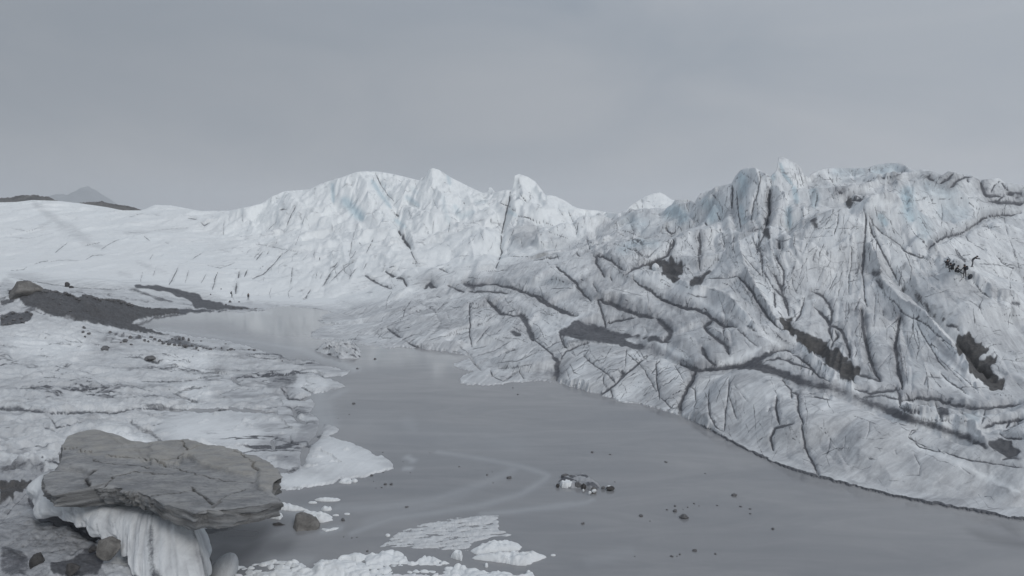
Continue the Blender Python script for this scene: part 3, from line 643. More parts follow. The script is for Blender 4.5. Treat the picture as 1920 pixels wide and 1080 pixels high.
 ('Z4',7,.9,[(340,400),(370,395)]),('Z4',8,.95,[(450,460),(545,460)]),('Z4',3,.65,[(330,580),(320,680),(290,780)]),('Z4',2,.55,[(20,800),(150,795),(280,780)]),('Z4',2,.55,[(0,720),(200,720),(550,720)]),('Z4',3,.5,[(205,620),(170,680)]),('Z4',2.4,.6,[(240,210),(245,260)]),('Z4',2.4,.6,[(445,200),(450,280)]),
 ('Z4',4,.6,[(520,320),(600,310),(640,280)]),('Z4',3,.5,[(500,370),(530,330)]),('Z4',2,.5,[(590,350),(600,400)]),('Z4',2.4,.6,[(250,280),(300,360),(330,480)]),('Z4',6,.6,[(690,280),(800,270),(920,210)]),('Z4',3,.6,[(780,300),(910,215)]),('Z4',6,.85,[(1100,275),(1150,300)]),('Z4',6,.85,[(1200,325),(1260,290),(1310,240)]),
 ('Z4',7,.9,[(1290,355),(1340,300),(1420,260),(1470,265)]),('Z4',5,.8,[(1430,280),(1445,320)]),('Z4',5,.8,[(1330,235),(1400,255)]),('Z4',8,.9,[(1550,310),(1575,380),(1600,420),(1680,430),(1740,430)]),('Z4',5,.8,[(1740,440),(1700,460)]),('Z4',9,.9,[(1620,470),(1700,475),(1800,480),(1920,490)]),('Z4',4,.75,[(1640,400),(1670,340),(1700,325)]),
 ('Z4',5,.8,[(1740,340),(1800,400),(1900,410)]),('Z4',6,.85,[(1770,420),(1840,420)]),('Z4',6,.85,[(1850,440),(1920,430)]),('Z4',4,.75,[(1700,310),(1760,350)]),('Z4',3,.65,[(1410,770),(1440,820),(1500,860),(1600,910)]),('Z4',2.4,.6,[(1740,610),(1790,800),(1850,950),(1890,1060)]),('Z4',2,.55,[(1710,500),(1740,580)]),
 ('Z4',2,.5,[(1690,820),(1920,800)]),('Z4',4,.7,[(1330,890),(1350,940),(1410,1000)]),('Z4',2,.5,[(1590,670),(1680,800)]),('Z4',3,.65,[(1700,960),(1760,1010),(1900,1060)]),('Z4',2.4,.5,[(1280,840),(1330,900)]),('Z4',2.4,.5,[(890,830),(870,900)]),('Z4',5,.6,[(105,410),(115,400)]),('Z4',3,.6,[(145,420),(150,500)]),('Z4',3,.6,[(240,380),(300,480)]),
 ('Z4',2,.45,[(1290,650),(1310,720)]),('Z4',2,.45,[(840,650),(860,690),(870,800)]),('Z4',2,.5,[(770,540),(775,610)]),('Z4',2.4,.5,[(140,880),(110,1000)]),('Z4',4,.5,[(230,900),(250,940)]),('Z4',2.4,.5,[(450,900),(440,1050)]),('Z4',2,.4,[(1000,280),(1030,340)]),
 ('Z3',3,.65,[(1150,260),(1230,300),(1300,360),(1320,400)]),('Z3',4,.75,[(1330,250),(1345,310),(1320,430),(1280,560),(1260,640),(1250,740)]),('Z3',2.4,.55,[(1360,260),(1430,310),(1450,380)]),('Z3',6,.85,[(1440,420),(1420,520),(1430,620),(1410,720),(1390,780)]),('Z3',4,.7,[(1380,690),(1400,740)]),
 ('Z3',4,.75,[(1220,820),(1350,795),(1400,830)]),('Z3',4,.7,[(1440,880),(1560,910),(1640,880)]),('Z3',7,.85,[(1520,930),(1525,980)]),('Z3',5,.8,[(1075,380),(1080,480),(1070,600)]),('Z3',4,.75,[(1115,430),(1125,560),(1140,680),(1160,830)]),('Z3',3,.65,[(880,460),(940,520),(980,590),(980,650)]),('Z3',4,.65,[(930,640),(960,720)]),
 ('Z3',5,.75,[(820,735),(870,790)]),('Z3',2.5,.6,[(720,600),(730,690)]),('Z3',3,.65,[(640,570),(660,630)]),('Z3',5,.8,[(415,765),(500,840),(540,815)]),('Z3',4,.7,[(500,845),(520,910),(470,1000)]),('Z3',4,.65,[(65,910),(140,890),(200,900),(240,960)]),('Z3',4,.65,[(130,960),(200,1030),(270,1070),(380,970)]),('Z3',3,.6,[(0,950),(60,965),(130,1000)]),
 ('Z3',7,.7,[(765,820),(770,940),(780,1060)]),('Z3',3,.55,[(740,715),(780,770)]),('Z3',3,.6,[(1090,880),(1040,1000)]),('Z3',3,.6,[(950,790),(980,860),(1010,960)]),('Z3',3,.65,[(1260,870),(1290,940),(1320,1040)]),('Z3',4,.7,[(1320,840),(1330,920),(1310,1010)]),('Z3',4,.7,[(1370,860),(1330,960),(1390,1020)]),('Z3',2.4,.6,[(220,520),(230,640)]),
 ('Z3',2.4,.6,[(210,530),(120,620),(80,660)]),('Z3',3,.6,[(0,760),(50,770)]),('Z3',5,.6,[(1460,280),(1480,320)]),('Z3',4,.65,[(1600,720),(1615,800)]),('Z3',2,.5,[(1790,400),(1830,590)]),('Z3',2,.5,[(1510,420),(1600,540)]),('Z3',2,.55,[(1480,790),(1570,810)]),('Z3',4,.6,[(1880,480),(1860,600)]),('Z3',2,.5,[(1200,400),(1210,560),(1230,700)]),('Z3',2,.45,[(1520,250),(1600,360),(1650,420)]),
 ('Z5',8,.95,[(930,145),(1000,150),(1110,150),(1200,165),(1270,190),(1340,220),(1400,260),(1480,300),(1570,330)]),('Z5',8,.65,[(960,190),(1100,190),(1190,200)]),('Z5',9,.95,[(1060,235),(1110,270),(1140,310),(1200,320),(1260,320)]),('Z5',14,.95,[(1250,310),(1280,360),(1310,430),(1320,465)]),('Z5',4,.75,[(960,260),(965,380),(960,440),(975,510)]),
 ('Z5',5,.75,[(950,540),(990,600),(1030,640)]),('Z5',3,.6,[(1340,480),(1390,510)]),('Z5',3,.6,[(1000,490),(1050,420),(1080,390)]),('Z5',9,.6,[(1130,555),(1180,530),(1230,520)]),('Z5',4,.55,[(1100,600),(1250,580),(1350,530)]),('Z5',4,.6,[(1120,630),(1230,620),(1330,600)]),('Z5',4,.5,[(980,520),(1060,500)]),('Z5',5,.7,[(1150,700),(1240,640)]),
 ('Z5',4,.75,[(1240,645),(1270,690)]),('Z5',4,.7,[(1080,640),(1090,670),(1150,700)]),('Z5',5,.7,[(500,85),(550,120)]),('Z5',4,.65,[(370,105),(440,150),(530,185)]),('Z5',5,.7,[(590,120),(610,165)]),('Z5',8,.8,[(730,145),(770,170)]),('Z5',6,.7,[(860,165),(930,195)]),('Z5',3,.5,[(250,75),(290,110),(330,60)]),('Z5',2.4,.5,[(130,100),(120,130)]),
 ('Z5',6,.3,[(680,260),(760,300),(800,370),(760,430)]),('Z5',4,.3,[(760,260),(830,310),(860,380)]),('Z5',4,.5,[(840,430),(900,410),(970,400)]),('Z5',7,.65,[(500,400),(540,430),(580,450)]),('Z5',4,.5,[(540,400),(570,430)]),('Z5',7,.7,[(620,480),(690,515)]),('Z5',5,.65,[(870,530),(910,540)]),('Z5',5,.85,[(240,480),(350,500),(490,520)]),
 ('Z5',4,.6,[(230,380),(260,375)]),('Z5',4,.6,[(100,355),(140,350)]),('Z5',3,.4,[(490,395),(560,370),(640,350)]),('Z5',5,.7,[(875,620),(910,635)]),('Z5',3,.45,[(560,350),(640,320),(700,310)]),('Z5',3,.45,[(420,400),(500,360)]),('Z5',4,.5,[(580,470),(640,440),(700,430)]),('Z5',3,.5,[(700,480),(800,450),(900,440)]),('Z5',3,.5,[(1000,560),(1100,530),(1200,470)]),
 ('Z5',3,.45,[(1150,620),(1280,560),(1350,500)]),('Z5',2.5,.45,[(0,300),(80,290),(140,300)]),('Z5',5,.6,[(30,240),(50,210)]),('Z5',2,.4,[(230,250),(300,270)]),
 ('Z8',5,.8,[(560,150),(610,210),(615,260)]),('Z8',6,.85,[(610,215),(650,230),(650,320),(680,400)]),('Z8',6,.9,[(530,245),(525,310),(545,400)]),('Z8',7,.8,[(620,395),(520,420),(495,470),(510,550)]),('Z8',6,.85,[(670,400),(690,530),(740,630),(770,700)]),('Z8',4,.7,[(260,240),(290,330),(310,380)]),('Z8',4,.75,[(260,150),(255,240),(240,340),(235,440)]),
 ('Z8',4,.75,[(150,200),(145,290),(155,360),(190,420),(230,445)]),('Z8',3,.6,[(70,180),(75,280),(60,330)]),('Z8',3,.5,[(290,180),(330,230),(370,285)]),('Z8',6,.6,[(740,245),(830,262)]),('Z8',6,.6,[(715,225),(745,232)]),('Z8',3,.5,[(1050,390),(1050,440),(1030,490)]),('Z8',3,.5,[(830,480),(820,550)]),('Z8',2,.5,[(915,470),(910,550)]),('Z8',2,.5,[(890,580),(935,640)]),
 ('Z8',3,.5,[(1300,570),(1340,640),(1330,690),(1240,690)]),('Z8',4,.65,[(1280,470),(1330,530),(1450,560)]),('Z8',4,.75,[(1460,555),(1600,600),(1760,625),(1920,650)]),('Z8',3,.6,[(1270,470),(1290,440),(1330,430)]),('Z8',9,.95,[(1230,265),(1320,245),(1440,250),(1530,285),(1650,305),(1780,295),(1920,280)]),('Z8',9,.9,[(1690,415),(1760,385),(1920,365)]),
 ('Z8',6,.75,[(1220,300),(1310,330),(1340,340)]),('Z8',11,.6,[(1430,290),(1450,350)]),('Z8',7,.85,[(1200,190),(1220,230),(1225,290)]),('Z8',6,.7,[(1000,245),(1120,235),(1220,260)]),('Z8',4,.6,[(1320,370),(1500,380),(1540,390)]),('Z8',6,.6,[(1800,600),(1880,580)]),('Z8',6,.6,[(1900,400),(1800,440)]),('Z8',7,.5,[(490,310),(480,330)]),('Z8',3,.5,[(470,470),(420,500)]),
 ('Z8',7,.75,[(1810,470),(1920,480)]),('Z8',4,.65,[(1830,580),(1900,600)]),('Z8',7,.95,[(0,60),(100,85),(250,80),(370,60),(470,10)]),('Z8',2.5,.4,[(980,480),(1080,490),(1200,470)]),('Z8',5,.5,[(1050,595),(1090,600)]),('Z8',4,.5,[(1195,550),(1205,575)]),('Z8',3,.45,[(950,640),(1010,660),(1060,640)]),('Z8',3,.45,[(1160,720),(1250,725)]),
 ('Z8',2.5,.45,[(430,380),(350,470)]),('Z8',2.5,.4,[(1580,740),(1640,720)]),('Z8',3,.4,[(1560,640),(1640,700)]),
 ('A7',5,.7,[(1100,460),(1210,590)][0:0] or [(930,440),(960,540),(1000,620)]),('A7',5,.7,[(560,470),(680,510),(760,540)]),('A7',4,.65,[(700,470),(850,460),(880,540)]),('A7',4,.6,[(1200,550),(1270,610)]),('A7',5,.6,[(1480,540),(1440,680)]),('A7',6,.75,[(1720,720),(1760,650),(1920,620)]),('A7',4,.65,[(620,830),(690,870),(800,930),(880,940)]),('A7',4,.6,[(700,760),(640,810)]),('A7',5,.6,[(1330,900),(1300,800)][0:0] or [(1650,790),(1720,830)]),
 # left shelf
 ('S1',9,.6,[(0,518),(130,522),(290,540),(450,535),(600,540),(720,515)]),('S1',8,.65,[(720,515),(870,520),(1000,525),(1110,530),(1230,520),(1350,530),(1460,545)]),('S1',13,.45,[(690,590),(760,630),(820,660),(870,720)]),('S1',6,.5,[(700,580),(690,600)]),('S1',10,.65,[(770,255),(840,275)]),('S1',13,.6,[(0,515),(130,520)]),('S1',4,.5,[(690,235),(780,260)]),
 ('S1',4,.5,[(870,290),(950,295),(1000,310)]),('S1',4,.5,[(1060,330),(1200,335)]),('S1',4,.5,[(760,380),(1000,375),(1130,345)]),('S1',8,.4,[(930,440),(980,420),(1100,400)]),('S1',7,.5,[(940,450),(1050,490)]),('S1',5,.75,[(1660,330),(1720,355),(1810,355)]),('S1',7,.75,[(1490,410),(1530,465),(1600,470),(1680,440)]),('S1',6,.7,[(1600,410),(1660,440)]),
 ('S1',8,.5,[(1230,360),(1280,400)]),('S1',12,.65,[(1440,215),(1500,225),(1550,260)]),('S1',4,.5,[(1490,230),(1400,230)]),('S1',10,.6,[(1550,520),(1570,570),(1620,600)]),('S1',15,.65,[(1700,600),(1690,660),(1620,720),(1600,820)]),('S1',9,.5,[(1440,690),(1450,740)]),('S1',6,.5,[(1450,725),(1550,700),(1640,690)]),('S1',6,.55,[(1250,770),(1300,750),(1430,730)]),
 ('S1',11,.6,[(1450,840),(1530,850),(1580,830)]),('S1',5,.6,[(1700,490),(1740,530)]),('S1',7,.55,[(430,590),(300,620),(260,560)]),('S1',9,.5,[(240,620),(290,640)]),('S1',4,.4,[(640,470),(800,450),(960,470)]),('S1',4,.4,[(1130,460),(1250,420),(1400,420)]),('S1',4,.4,[(200,240),(260,250)]),('S1',3,.4,[(400,150),(440,175)]),('S1',3,.4,[(540,200),(590,215)]),
 ('S1',4,.35,[(860,600),(700,640)]),('S1',5,.4,[(520,400),(700,400),(830,440)]),('S1',5,.5,[(1300,240),(1450,260),(1640,262),(1840,325)]),('S1',4,.5,[(900,200),(1150,210),(1350,210)]),('S1',9,.5,[(1250,180),(1340,183)]),('S1',3,.4,[(1130,240),(1380,250)]),('S1',3,.4,[(1000,250),(1120,235)]),
 ('A4',5,.55,[(840,165),(920,170),(1010,160)]),('A4',6,.6,[(700,400),(850,400)]),('A4',5,.5,[(780,450),(870,460)]),('A4',4,.55,[(1300,480),(1350,530)]),('A4',4,.5,[(310,630),(420,660),(630,675)]),('A4',4,.5,[(0,740),(140,740),(280,725)]),('A4',3,.5,[(650,710),(720,770)]),('A4',3,.5,[(640,810),(690,830)]),('A4',3,.4,[(30,595),(140,580),(180,600)]),
 ('A6',3,.45,[(380,10),(470,45)]),('A6',3,.45,[(560,60),(620,90),(735,105)]),('A6',4,.5,[(1270,450),(1520,460),(1700,440)]),('A6',5,.5,[(1560,560),(1640,590),(1780,630)]),('A6',4,.45,[(1650,520),(1780,490)]),('A6',4,.5,[(1180,820),(1190,790)]),('A6',3,.4,[(980,760),(1020,770)]),('A6',3,.4,[(370,215),(500,235)]),('A6',5,.5,[(150,520),(300,505),(370,490)]),
 ('S2',16,.8,[(190,535),(250,620),(280,680),(450,690),(540,760),(640,830)]),('A1',3,.5,[(20,620),(110,500),(230,370)]),('A1',3,.45,[(60,470),(130,390)]),('A1',3,.4,[(450,700),(570,790)]),('A1',4,.4,[(200,780),(400,770),(700,790)]),('A1',5,.5,[(600,900),(700,830)]),('A1',4,.5,[(430,880),(560,850)]),  # first stroke is shade painted under the pedestal's lip
]
SOFT = [  # thin films of silt and meltwater stain: (set, width, strength, line)
 ('Z1',12,.26,[(190,240),(290,320),(370,380)]),('Z1',22,.22,[(340,360),(420,410),(500,460)]),('Z1',10,.2,[(500,470),(590,495)]),('Z1',10,.15,[(770,570),(860,610),(950,640)]),('Z1',12,.15,[(680,640),(740,650)]),('Z1',12,.16,[(700,410),(850,400),(1050,385)]),
 ('Z1',30,.35,[(60,640),(350,720),(700,730),(1050,760),(1260,790)]),('Z1',8,.25,[(280,350),(220,380)]),('Z8',26,.4,[(1500,720),(1700,760),(1900,850)]),('Z8',22,.35,[(600,480),(700,560),(900,650),(1100,740)]),('Z8',20,.3,[(380,430),(480,520)]),
 ('Z6',18,.5,[(560,560),(700,610)]),('Z6',20,.4,[(1050,600),(1100,760),(1150,850)]),('Z6',14,.4,[(700,400),(850,440)]),('Z5',22,.5,[(760,300),(830,370),(760,430)]),('Z5',18,.45,[(800,280),(900,330),(930,390)]),('Z5',16,.4,[(980,250),(1100,330)]),
 ('S1',30,.4,[(900,440),(1100,420),(1300,470)]),('S1',30,.35,[(560,330),(800,330),(1000,350)]),('S1',26,.4,[(1000,300),(1250,330),(1400,360)]),('S1',50,.4,[(250,590),(280,680),(200,740)]),('S1',40,.35,[(380,560),(260,620)]),
]
DIRT = [   # solid silt and rubble: (set, strength, brown, outline)
 ('Z6',1,.8,[(790,215),(830,185),(900,170),(955,145),(940,190),(980,210),(1000,160),(1060,200),(1075,240),(1040,290),(1050,330),(1000,320),(930,280),(920,255),(900,215),(880,205),(865,215),(890,250),(850,230)]),
 ('Z6',.95,.5,[(1120,360),(1130,320),(1200,290),(1260,250),(1280,260),(1230,310),(1210,350),(1150,370)]),
 ('Z6',.92,0,[(170,705),(270,640),(320,590),(350,640),(480,650),(560,690),(700,715),(850,725),(930,740),(1050,770),(940,770),(850,760),(700,740),(560,740),(530,735),(600,735),(720,775),(850,800),(960,860),(1060,910),(1160,950),(1050,920),(900,860),(750,820),(600,790),(450,770),(330,750),(240,730)]),
 ('Z6',.88,0,[(1160,955),(1300,955),(1420,945),(1540,905),(1650,875),(1760,830),(1810,820),(1700,860),(1640,905),(1740,950),(1830,980),(1920,1010),(1920,1060),(1800,1030),(1650,970),(1500,960),(1350,965),(1200,970)]),
 ('Z7',1,1,[(190,550),(200,500),(240,520),(250,580),(330,600),(420,660),(520,730),(600,760),(650,830),(740,880),(730,920),(690,900),(700,960),(690,1000),(640,970),(550,890),(450,790),(370,740),(300,690),(240,640),(180,610)]),
 ('Z7',1,1,[(1430,640),(1480,610),(1550,640),(1570,680),(1620,700),(1660,740),(1620,800),(1720,800),(1700,870),(1720,900),(1730,950),(1790,990),(1770,1030),(1720,1040),(1640,1010),(1570,940),(1530,890),(1500,820),(1430,740)]),
 ('Z7',.66,.6,[(960,170),(1000,220),(1060,280),(1150,320),(1180,370),(1250,440),(1300,500),(1380,560),(1270,500),(1200,440),(1120,370),(1050,300),(990,240)]),
 ('Z4',1,.8,[(370,490),(390,455),(430,450),(450,480),(470,520),(460,545),(420,530),(390,510)]),('Z4',.75,.3,[(80,720),(100,640),(160,630),(140,710)]),('Z3',1,.4,[(1370,810),(1410,800),(1440,870),(1430,890),(1370,850)]),('Z3',.7,.3,[(1810,780),(1830,700),(1890,690),(1880,770)]),
 ('Z5',.85,0,[(930,145),(1060,150),(1050,170),(980,180),(920,165)]),('Z5',.8,0,[(1180,420),(1220,415),(1255,440),(1250,460),(1210,445)]),('Z5',.38,0,[(760,400),(860,340),(950,330),(940,390),(850,410),(740,460)]),
 ('Z8',.86,.1,[(380,80),(430,60),(520,100),(640,130),(740,160),(870,190),(980,240),(1100,280),(1230,320),(1400,380),(1600,460),(1700,510),(1720,545),(1600,500),(1400,430),(1250,390),(1150,350),(1000,280),(870,220),(760,210),(650,180),(560,140),(450,110)]),
 ('Z8',1,.3,[(1710,510),(1780,480),(1860,500),(1850,525),(1920,550),(1840,590),(1760,550)]),
 ('A7',.7,0,[(920,460),(960,470),(1060,500),(1110,640),(1000,630),(960,560)]),
 ('FU',.36,.1,[(-200,960),(60,950),(120,985),(190,1030),(220,1060),(210,1120),(-200,1120)]),
 # moraine ramp and rubble on the left
 ('S5',.85,.55,[(170,290),(190,220),(240,150),(300,160),(440,240),(560,265),(590,260),(640,285),(700,275),(840,340),(880,300),(960,310),(1060,345),(1250,350),(1400,405),(1560,445),(1900,450),(1900,510),(1600,540),(1440,575),(1390,620),(1550,660),(1700,710),(1920,745),(1900,755),(1600,720),(1400,690),(1200,650),(950,600),(740,560),(520,510),(400,460),(260,410),(200,350)]),
 ('S5',1,.2,[(200,350),(260,380),(440,440),(700,510),(900,560),(1200,610),(1400,650),(1550,670),(1400,690),(1200,650),(950,600),(740,560),(520,510),(400,460),(260,410)]),
 ('S5',.85,.2,[(0,510),(60,500),(140,470),(200,500),(300,480),(360,500),(330,560),(250,600),(100,620),(0,640)]),('S5',.66,.2,[(0,360),(100,340),(190,320),(150,370),(0,430)]),('S5',.9,.4,[(90,300),(180,240),(210,200),(200,270)]),
 ('Z1',.9,.2,[(750,695),(900,710),(1100,750),(1170,790),(1280,815),(1440,835),(1300,845),(1100,835),(1060,790),(940,745),(760,715)]),('Z1',.62,.2,[(690,730),(760,720),(900,770),(1010,800),(880,790),(780,750)]),('Z1',.85,0,[(780,845),(1000,840),(1290,840),(1290,858),(1100,862),(880,882),(800,890)]),
 ('A4',.6,0,[(160,330),(300,395),(450,430),(700,450),(700,465),(450,460),(200,430),(0,400),(0,385)]),
 ('S1',.6,0,[(860,520),(900,503),(940,520),(900,537)]),('S1',.45,0,[(1440,380),(1480,320),(1530,370),(1590,340),(1570,400),(1500,400)]),('A4',.5,0,[(1000,740),(1150,710),(1200,640),(1250,680),(1230,770),(1150,790)]),
 ('A4',.6,0,[(1000,460),(1070,455),(1140,490),(1210,540),(1060,540),(1090,510)]),('A4',.5,0,[(600,640),(780,610),(700,670),(640,670)]),
 ('S2',1,.8,[(0,440),(100,430),(250,430),(150,500),(60,550),(0,610)]),('S2',.55,.2,[(0,330),(300,310),(400,310),(260,350),(120,370),(0,380)]),('S2',.75,.2,[(570,870),(650,830),(640,880),(700,960),(650,1067),(350,1067),(330,980),(480,950)]),('S2',.6,.1,[(0,870),(120,880),(200,930),(180,1060),(0,1060)]),
]
FILM = [
 ('S1',.16,[(200,350),(300,310),(400,330),(470,320),(520,380),(570,410),(580,470),(520,480),(450,440),(330,450),(230,480),(100,425),(140,390)]),('S1',.42,[(1380,400),(1440,330),(1560,330),(1680,350),(1700,400),(1600,420),(1560,470),(1440,450)]),('S1',.4,[(1560,560),(1700,600),(1680,700),(1620,760),(1600,830),(1450,850),(1440,760),(1560,680)]),   # broad thin films of grey silt: (set, strength, outline)
 ('FU',.95,[(0,865),(85,868),(70,930),(180,1010),(200,1090),(-300,1090),(-300,870)]),('FU',.20,[(0,680),(260,680),(330,720),(300,780),(60,800),(-200,790),(-200,680)]),('FU',.22,[(460,660),(640,690),(640,760),(560,800),(480,760),(420,700)]),
 ('FU',.22,[(640,585),(760,560),(870,555),(960,570),(980,640),(860,655),(700,640)]),('FU',.24,[(870,530),(1060,490),(1300,560),(1450,640),(1400,680),(1150,690),(1000,720),(860,700),(960,600)]),('FU',.16,[(1040,650),(1300,690),(1290,780),(1040,715)]),
 ('FU',.3,[(1060,590),(1200,560),(1320,600),(1400,670),(1200,660)]),('FU',.28,[(1400,760),(1700,790),(1920,870),(1920,980),(1600,910),(1440,860),(1350,810)]),('FU',.15,[(1500,400),(1620,390),(1700,540),(1600,640),(1470,560)]),
 ('Z2',.28,[(1080,430),(1180,400),(1240,440),(1250,540),(1120,560),(1060,500)]),('Z2',.22,[(1250,460),(1400,500),(1420,540),(1290,540)]),('FU',.25,[(0,525),(110,530),(250,545),(420,565),(560,572),(560,582),(380,575),(200,560),(0,550)]),
]
BLUE = [   # clear blue ice: (set, width, strength, line)
 ('Z2',20,.8,[(140,290),(190,340),(240,390)]),('Z2',8,.7,[(70,200),(75,300)]),('Z2',10,.7,[(295,180),(340,250),(400,330)]),('Z2',10,.6,[(490,270),(560,320)]),('Z2',9,.6,[(720,150),(730,200)]),('Z2',10,.65,[(430,400),(480,440)]),('Z2',14,.5,[(760,320),(790,380),(870,350)]),
 ('Z2',9,.7,[(1060,350),(1110,375)]),('Z2',12,.4,[(880,300),(940,290)]),('Z2',12,.4,[(690,260),(700,330),(730,420)]),('Z2',10,.4,[(520,220),(550,250)]),
 ('Z3',26,.85,[(480,640),(560,650),(620,720)]),('Z3',26,.7,[(830,560),(900,620),(880,720)]),('Z3',20,.7,[(1160,300),(1190,400),(1150,500)]),('Z3',14,.6,[(1150,600),(1200,760)]),('Z3',9,.9,[(1660,420),(1690,560)]),('Z3',6,.8,[(1530,190),(1560,280),(1650,390)]),('Z3',12,.8,[(1610,620),(1610,780)]),('Z3',10,.7,[(1460,290),(1470,340)]),('Z3',14,.6,[(1860,480),(1850,600)]),('Z3',30,.4,[(100,720),(230,780)]),
 ('Z4',24,.9,[(915,400),(930,560),(960,650)]),('Z4',30,.5,[(1000,560),(1060,700),(1080,800)]),('Z4',14,.8,[(110,380),(140,480)]),('Z4',12,.9,[(690,620),(740,695)]),('Z4',26,.5,[(640,240),(820,200)]),('Z4',22,.4,[(300,240),(560,240)]),('Z4',40,.4,[(1100,350),(1300,420)]),('Z4',40,.35,[(1250,560),(1400,600)]),
 ('Z6',30,.5,[(880,60),(760,60),(620,110)]),('Z6',26,.3,[(100,330),(250,380)]),('Z7',40,.3,[(1100,700),(1150,850)]),('Z7',30,.3,[(760,620),(880,780)]),('A7',26,.5,[(1300,580),(1400,640)]),('A7',20,.4,[(600,220),(740,130)]),
]
CLEAN = [  # ribs and slabs of freshly broken, clean ice: (set, width, line)
 ('Z7',9,[(180,600),(280,690),(400,820),(520,930),(650,1000),(740,1055)]),('Z7',11,[(900,330),(1000,400),(1140,520),(1300,640),(1420,760),(1530,900),(1640,1020)]),('Z7',9,[(1150,560),(1300,780),(1450,920),(1600,1060)]),('Z7',8,[(1240,60),(1400,170),(1500,225),(1640,340),(1700,390),(1860,430)]),
 ('Z7',12,[(0,260),(60,330),(130,460),(185,560)]),('Z6',18,[(740,300),(850,290),(1000,345),(1120,400),(1230,420)]),('Z6',9,[(330,580),(240,650),(160,700),(60,735)]),('Z5',34,[(1300,340),(1390,380),(1430,400)]),('Z6',14,[(190,230),(300,290),(400,250)]),('Z6',10,[(830,170),(930,110),(1000,60)]),
 ('Z6',12,[(1200,470),(1330,560),(1420,600)]),('Z6',12,[(1440,500),(1560,620),(1680,740),(1780,800)]),('Z6',10,[(900,770),(1020,850),(1130,890)]),('Z6',9,[(540,735),(640,755),(730,775)]),('Z6',9,[(1350,915),(1500,880),(1640,810)]),('A8',16,[(1100,250),(1190,300)]),('A8',30,[(1480,370),(1560,480),(1620,560)]),
 ('A8',26,[(960,740),(1080,680),(1200,600)]),('A8',9,[(420,530),(520,470),(600,400)]),('A8',9,[(420,440),(520,390),(600,340)]),('A8',8,[(500,600),(640,540)]),('Z8',9,[(740,30),(850,130),(990,220)]),('Z8',9,[(1240,345),(1400,375),(1550,420),(1660,470)]),('Z8',12,[(480,250),(560,225),(600,260)]),('Z8',16,[(830,280),(780,320)]),
 ('Z8',11,[(1280,520),(1500,600),(1700,700),(1900,790)]),('A7',7,[(540,530),(760,575),(880,620),(1000,640),(1150,690),(1350,770)]),('A7',9,[(1000,180),(1200,320),(1340,390)]),('Z3',22,[(1240,240),(1310,260)]),('Z3',20,[(1560,180),(1660,280),(1740,400)]),('Z3',9,[(1450,400),(1560,500),(1640,590)]),('Z4',8,[(540,525),(700,515),(820,515),(930,640),(1040,860)]),
 ('S3',60,[(450,200),(600,230),(720,260)]),('S3',26,[(180,380),(300,380),(420,385)]),('S1',60,[(950,640),(1150,650),(1350,660)]),('S1',40,[(1600,400),(1720,400)]),('S1',40,[(900,270),(1100,270)]),('S1',50,[(80,180),(250,200),(450,190)]),('S1',30,[(560,660),(700,690),(780,710)]),('S1',30,[(1000,430),(1100,440)]),
]
t1 = time.time()
CAST = Caster()
dirt = np.zeros((NC, NR), np.float32); brown = np.zeros((NC, NR), np.float32); film = np.zeros((NC, NR), np.float32); blue = np.zeros((NC, NR), np.float32)  # dirt: silt and rubble, plus the painted undercut and lip shade
carve = np.zeros((NC, NR), np.float32)
for (st, w, d, pts) in CRACKS_AND_SHADE:
    pts = full(st, pts)
    if st in ('Z1', 'Z2'): w, d = w * 1.1 + .5, min(1, d * 1.25)
    am = 0.5 + 0.16 * min(w, 9)
    stroke(dirt, pts, w * .85, 0.25 + 0.68 * d, 'max', 'flat', 2.5, am, .45)
    _sid -= 1
    stroke(carve, pts, w * 1.3, min(w, 9) * 1.0 * d, 'max', 'gauss', 2.5, am, .45)
# side branches of the bigger cracks
r_ = random.Random(5)
for (st, w, d, pts) in CRACKS_AND_SHADE:
    if w < 3.5 or d < .55 or st in ('S1', 'S2', 'A6', 'A4'): continue
    dn_ = densify(full(st, pts), 6)
    for _k in range(max(1, len(dn_) // 3)):
        i_ = r_.randrange(len(dn_) - 1) if len(dn_) > 1 else 0
        (ua, va), (ub, vb) = dn_[i_], dn_[min(i_ + 1, len(dn_) - 1)]
        an = math.atan2(vb - va, ub - ua) + r_.choice((-1, 1)) * math.radians(r_.uniform(18, 75)) + r_.choice((0, math.pi))
        ll = r_.uniform(8, 34); b_ = an + r_.uniform(-.5, .5)
        m_ = (ua + math.cos(an) * ll * .5, va + math.sin(an) * ll * .5)
        stroke(dirt, [(ua, va), m_, (m_[0] + math.cos(b_) * ll * .5, m_[1] + math.sin(b_) * ll * .5)], r_.choice((1.0, 1.4, 1.9)), r_.uniform(.4, .72), 'max', 'flat', 2.5, 1.3, .6)
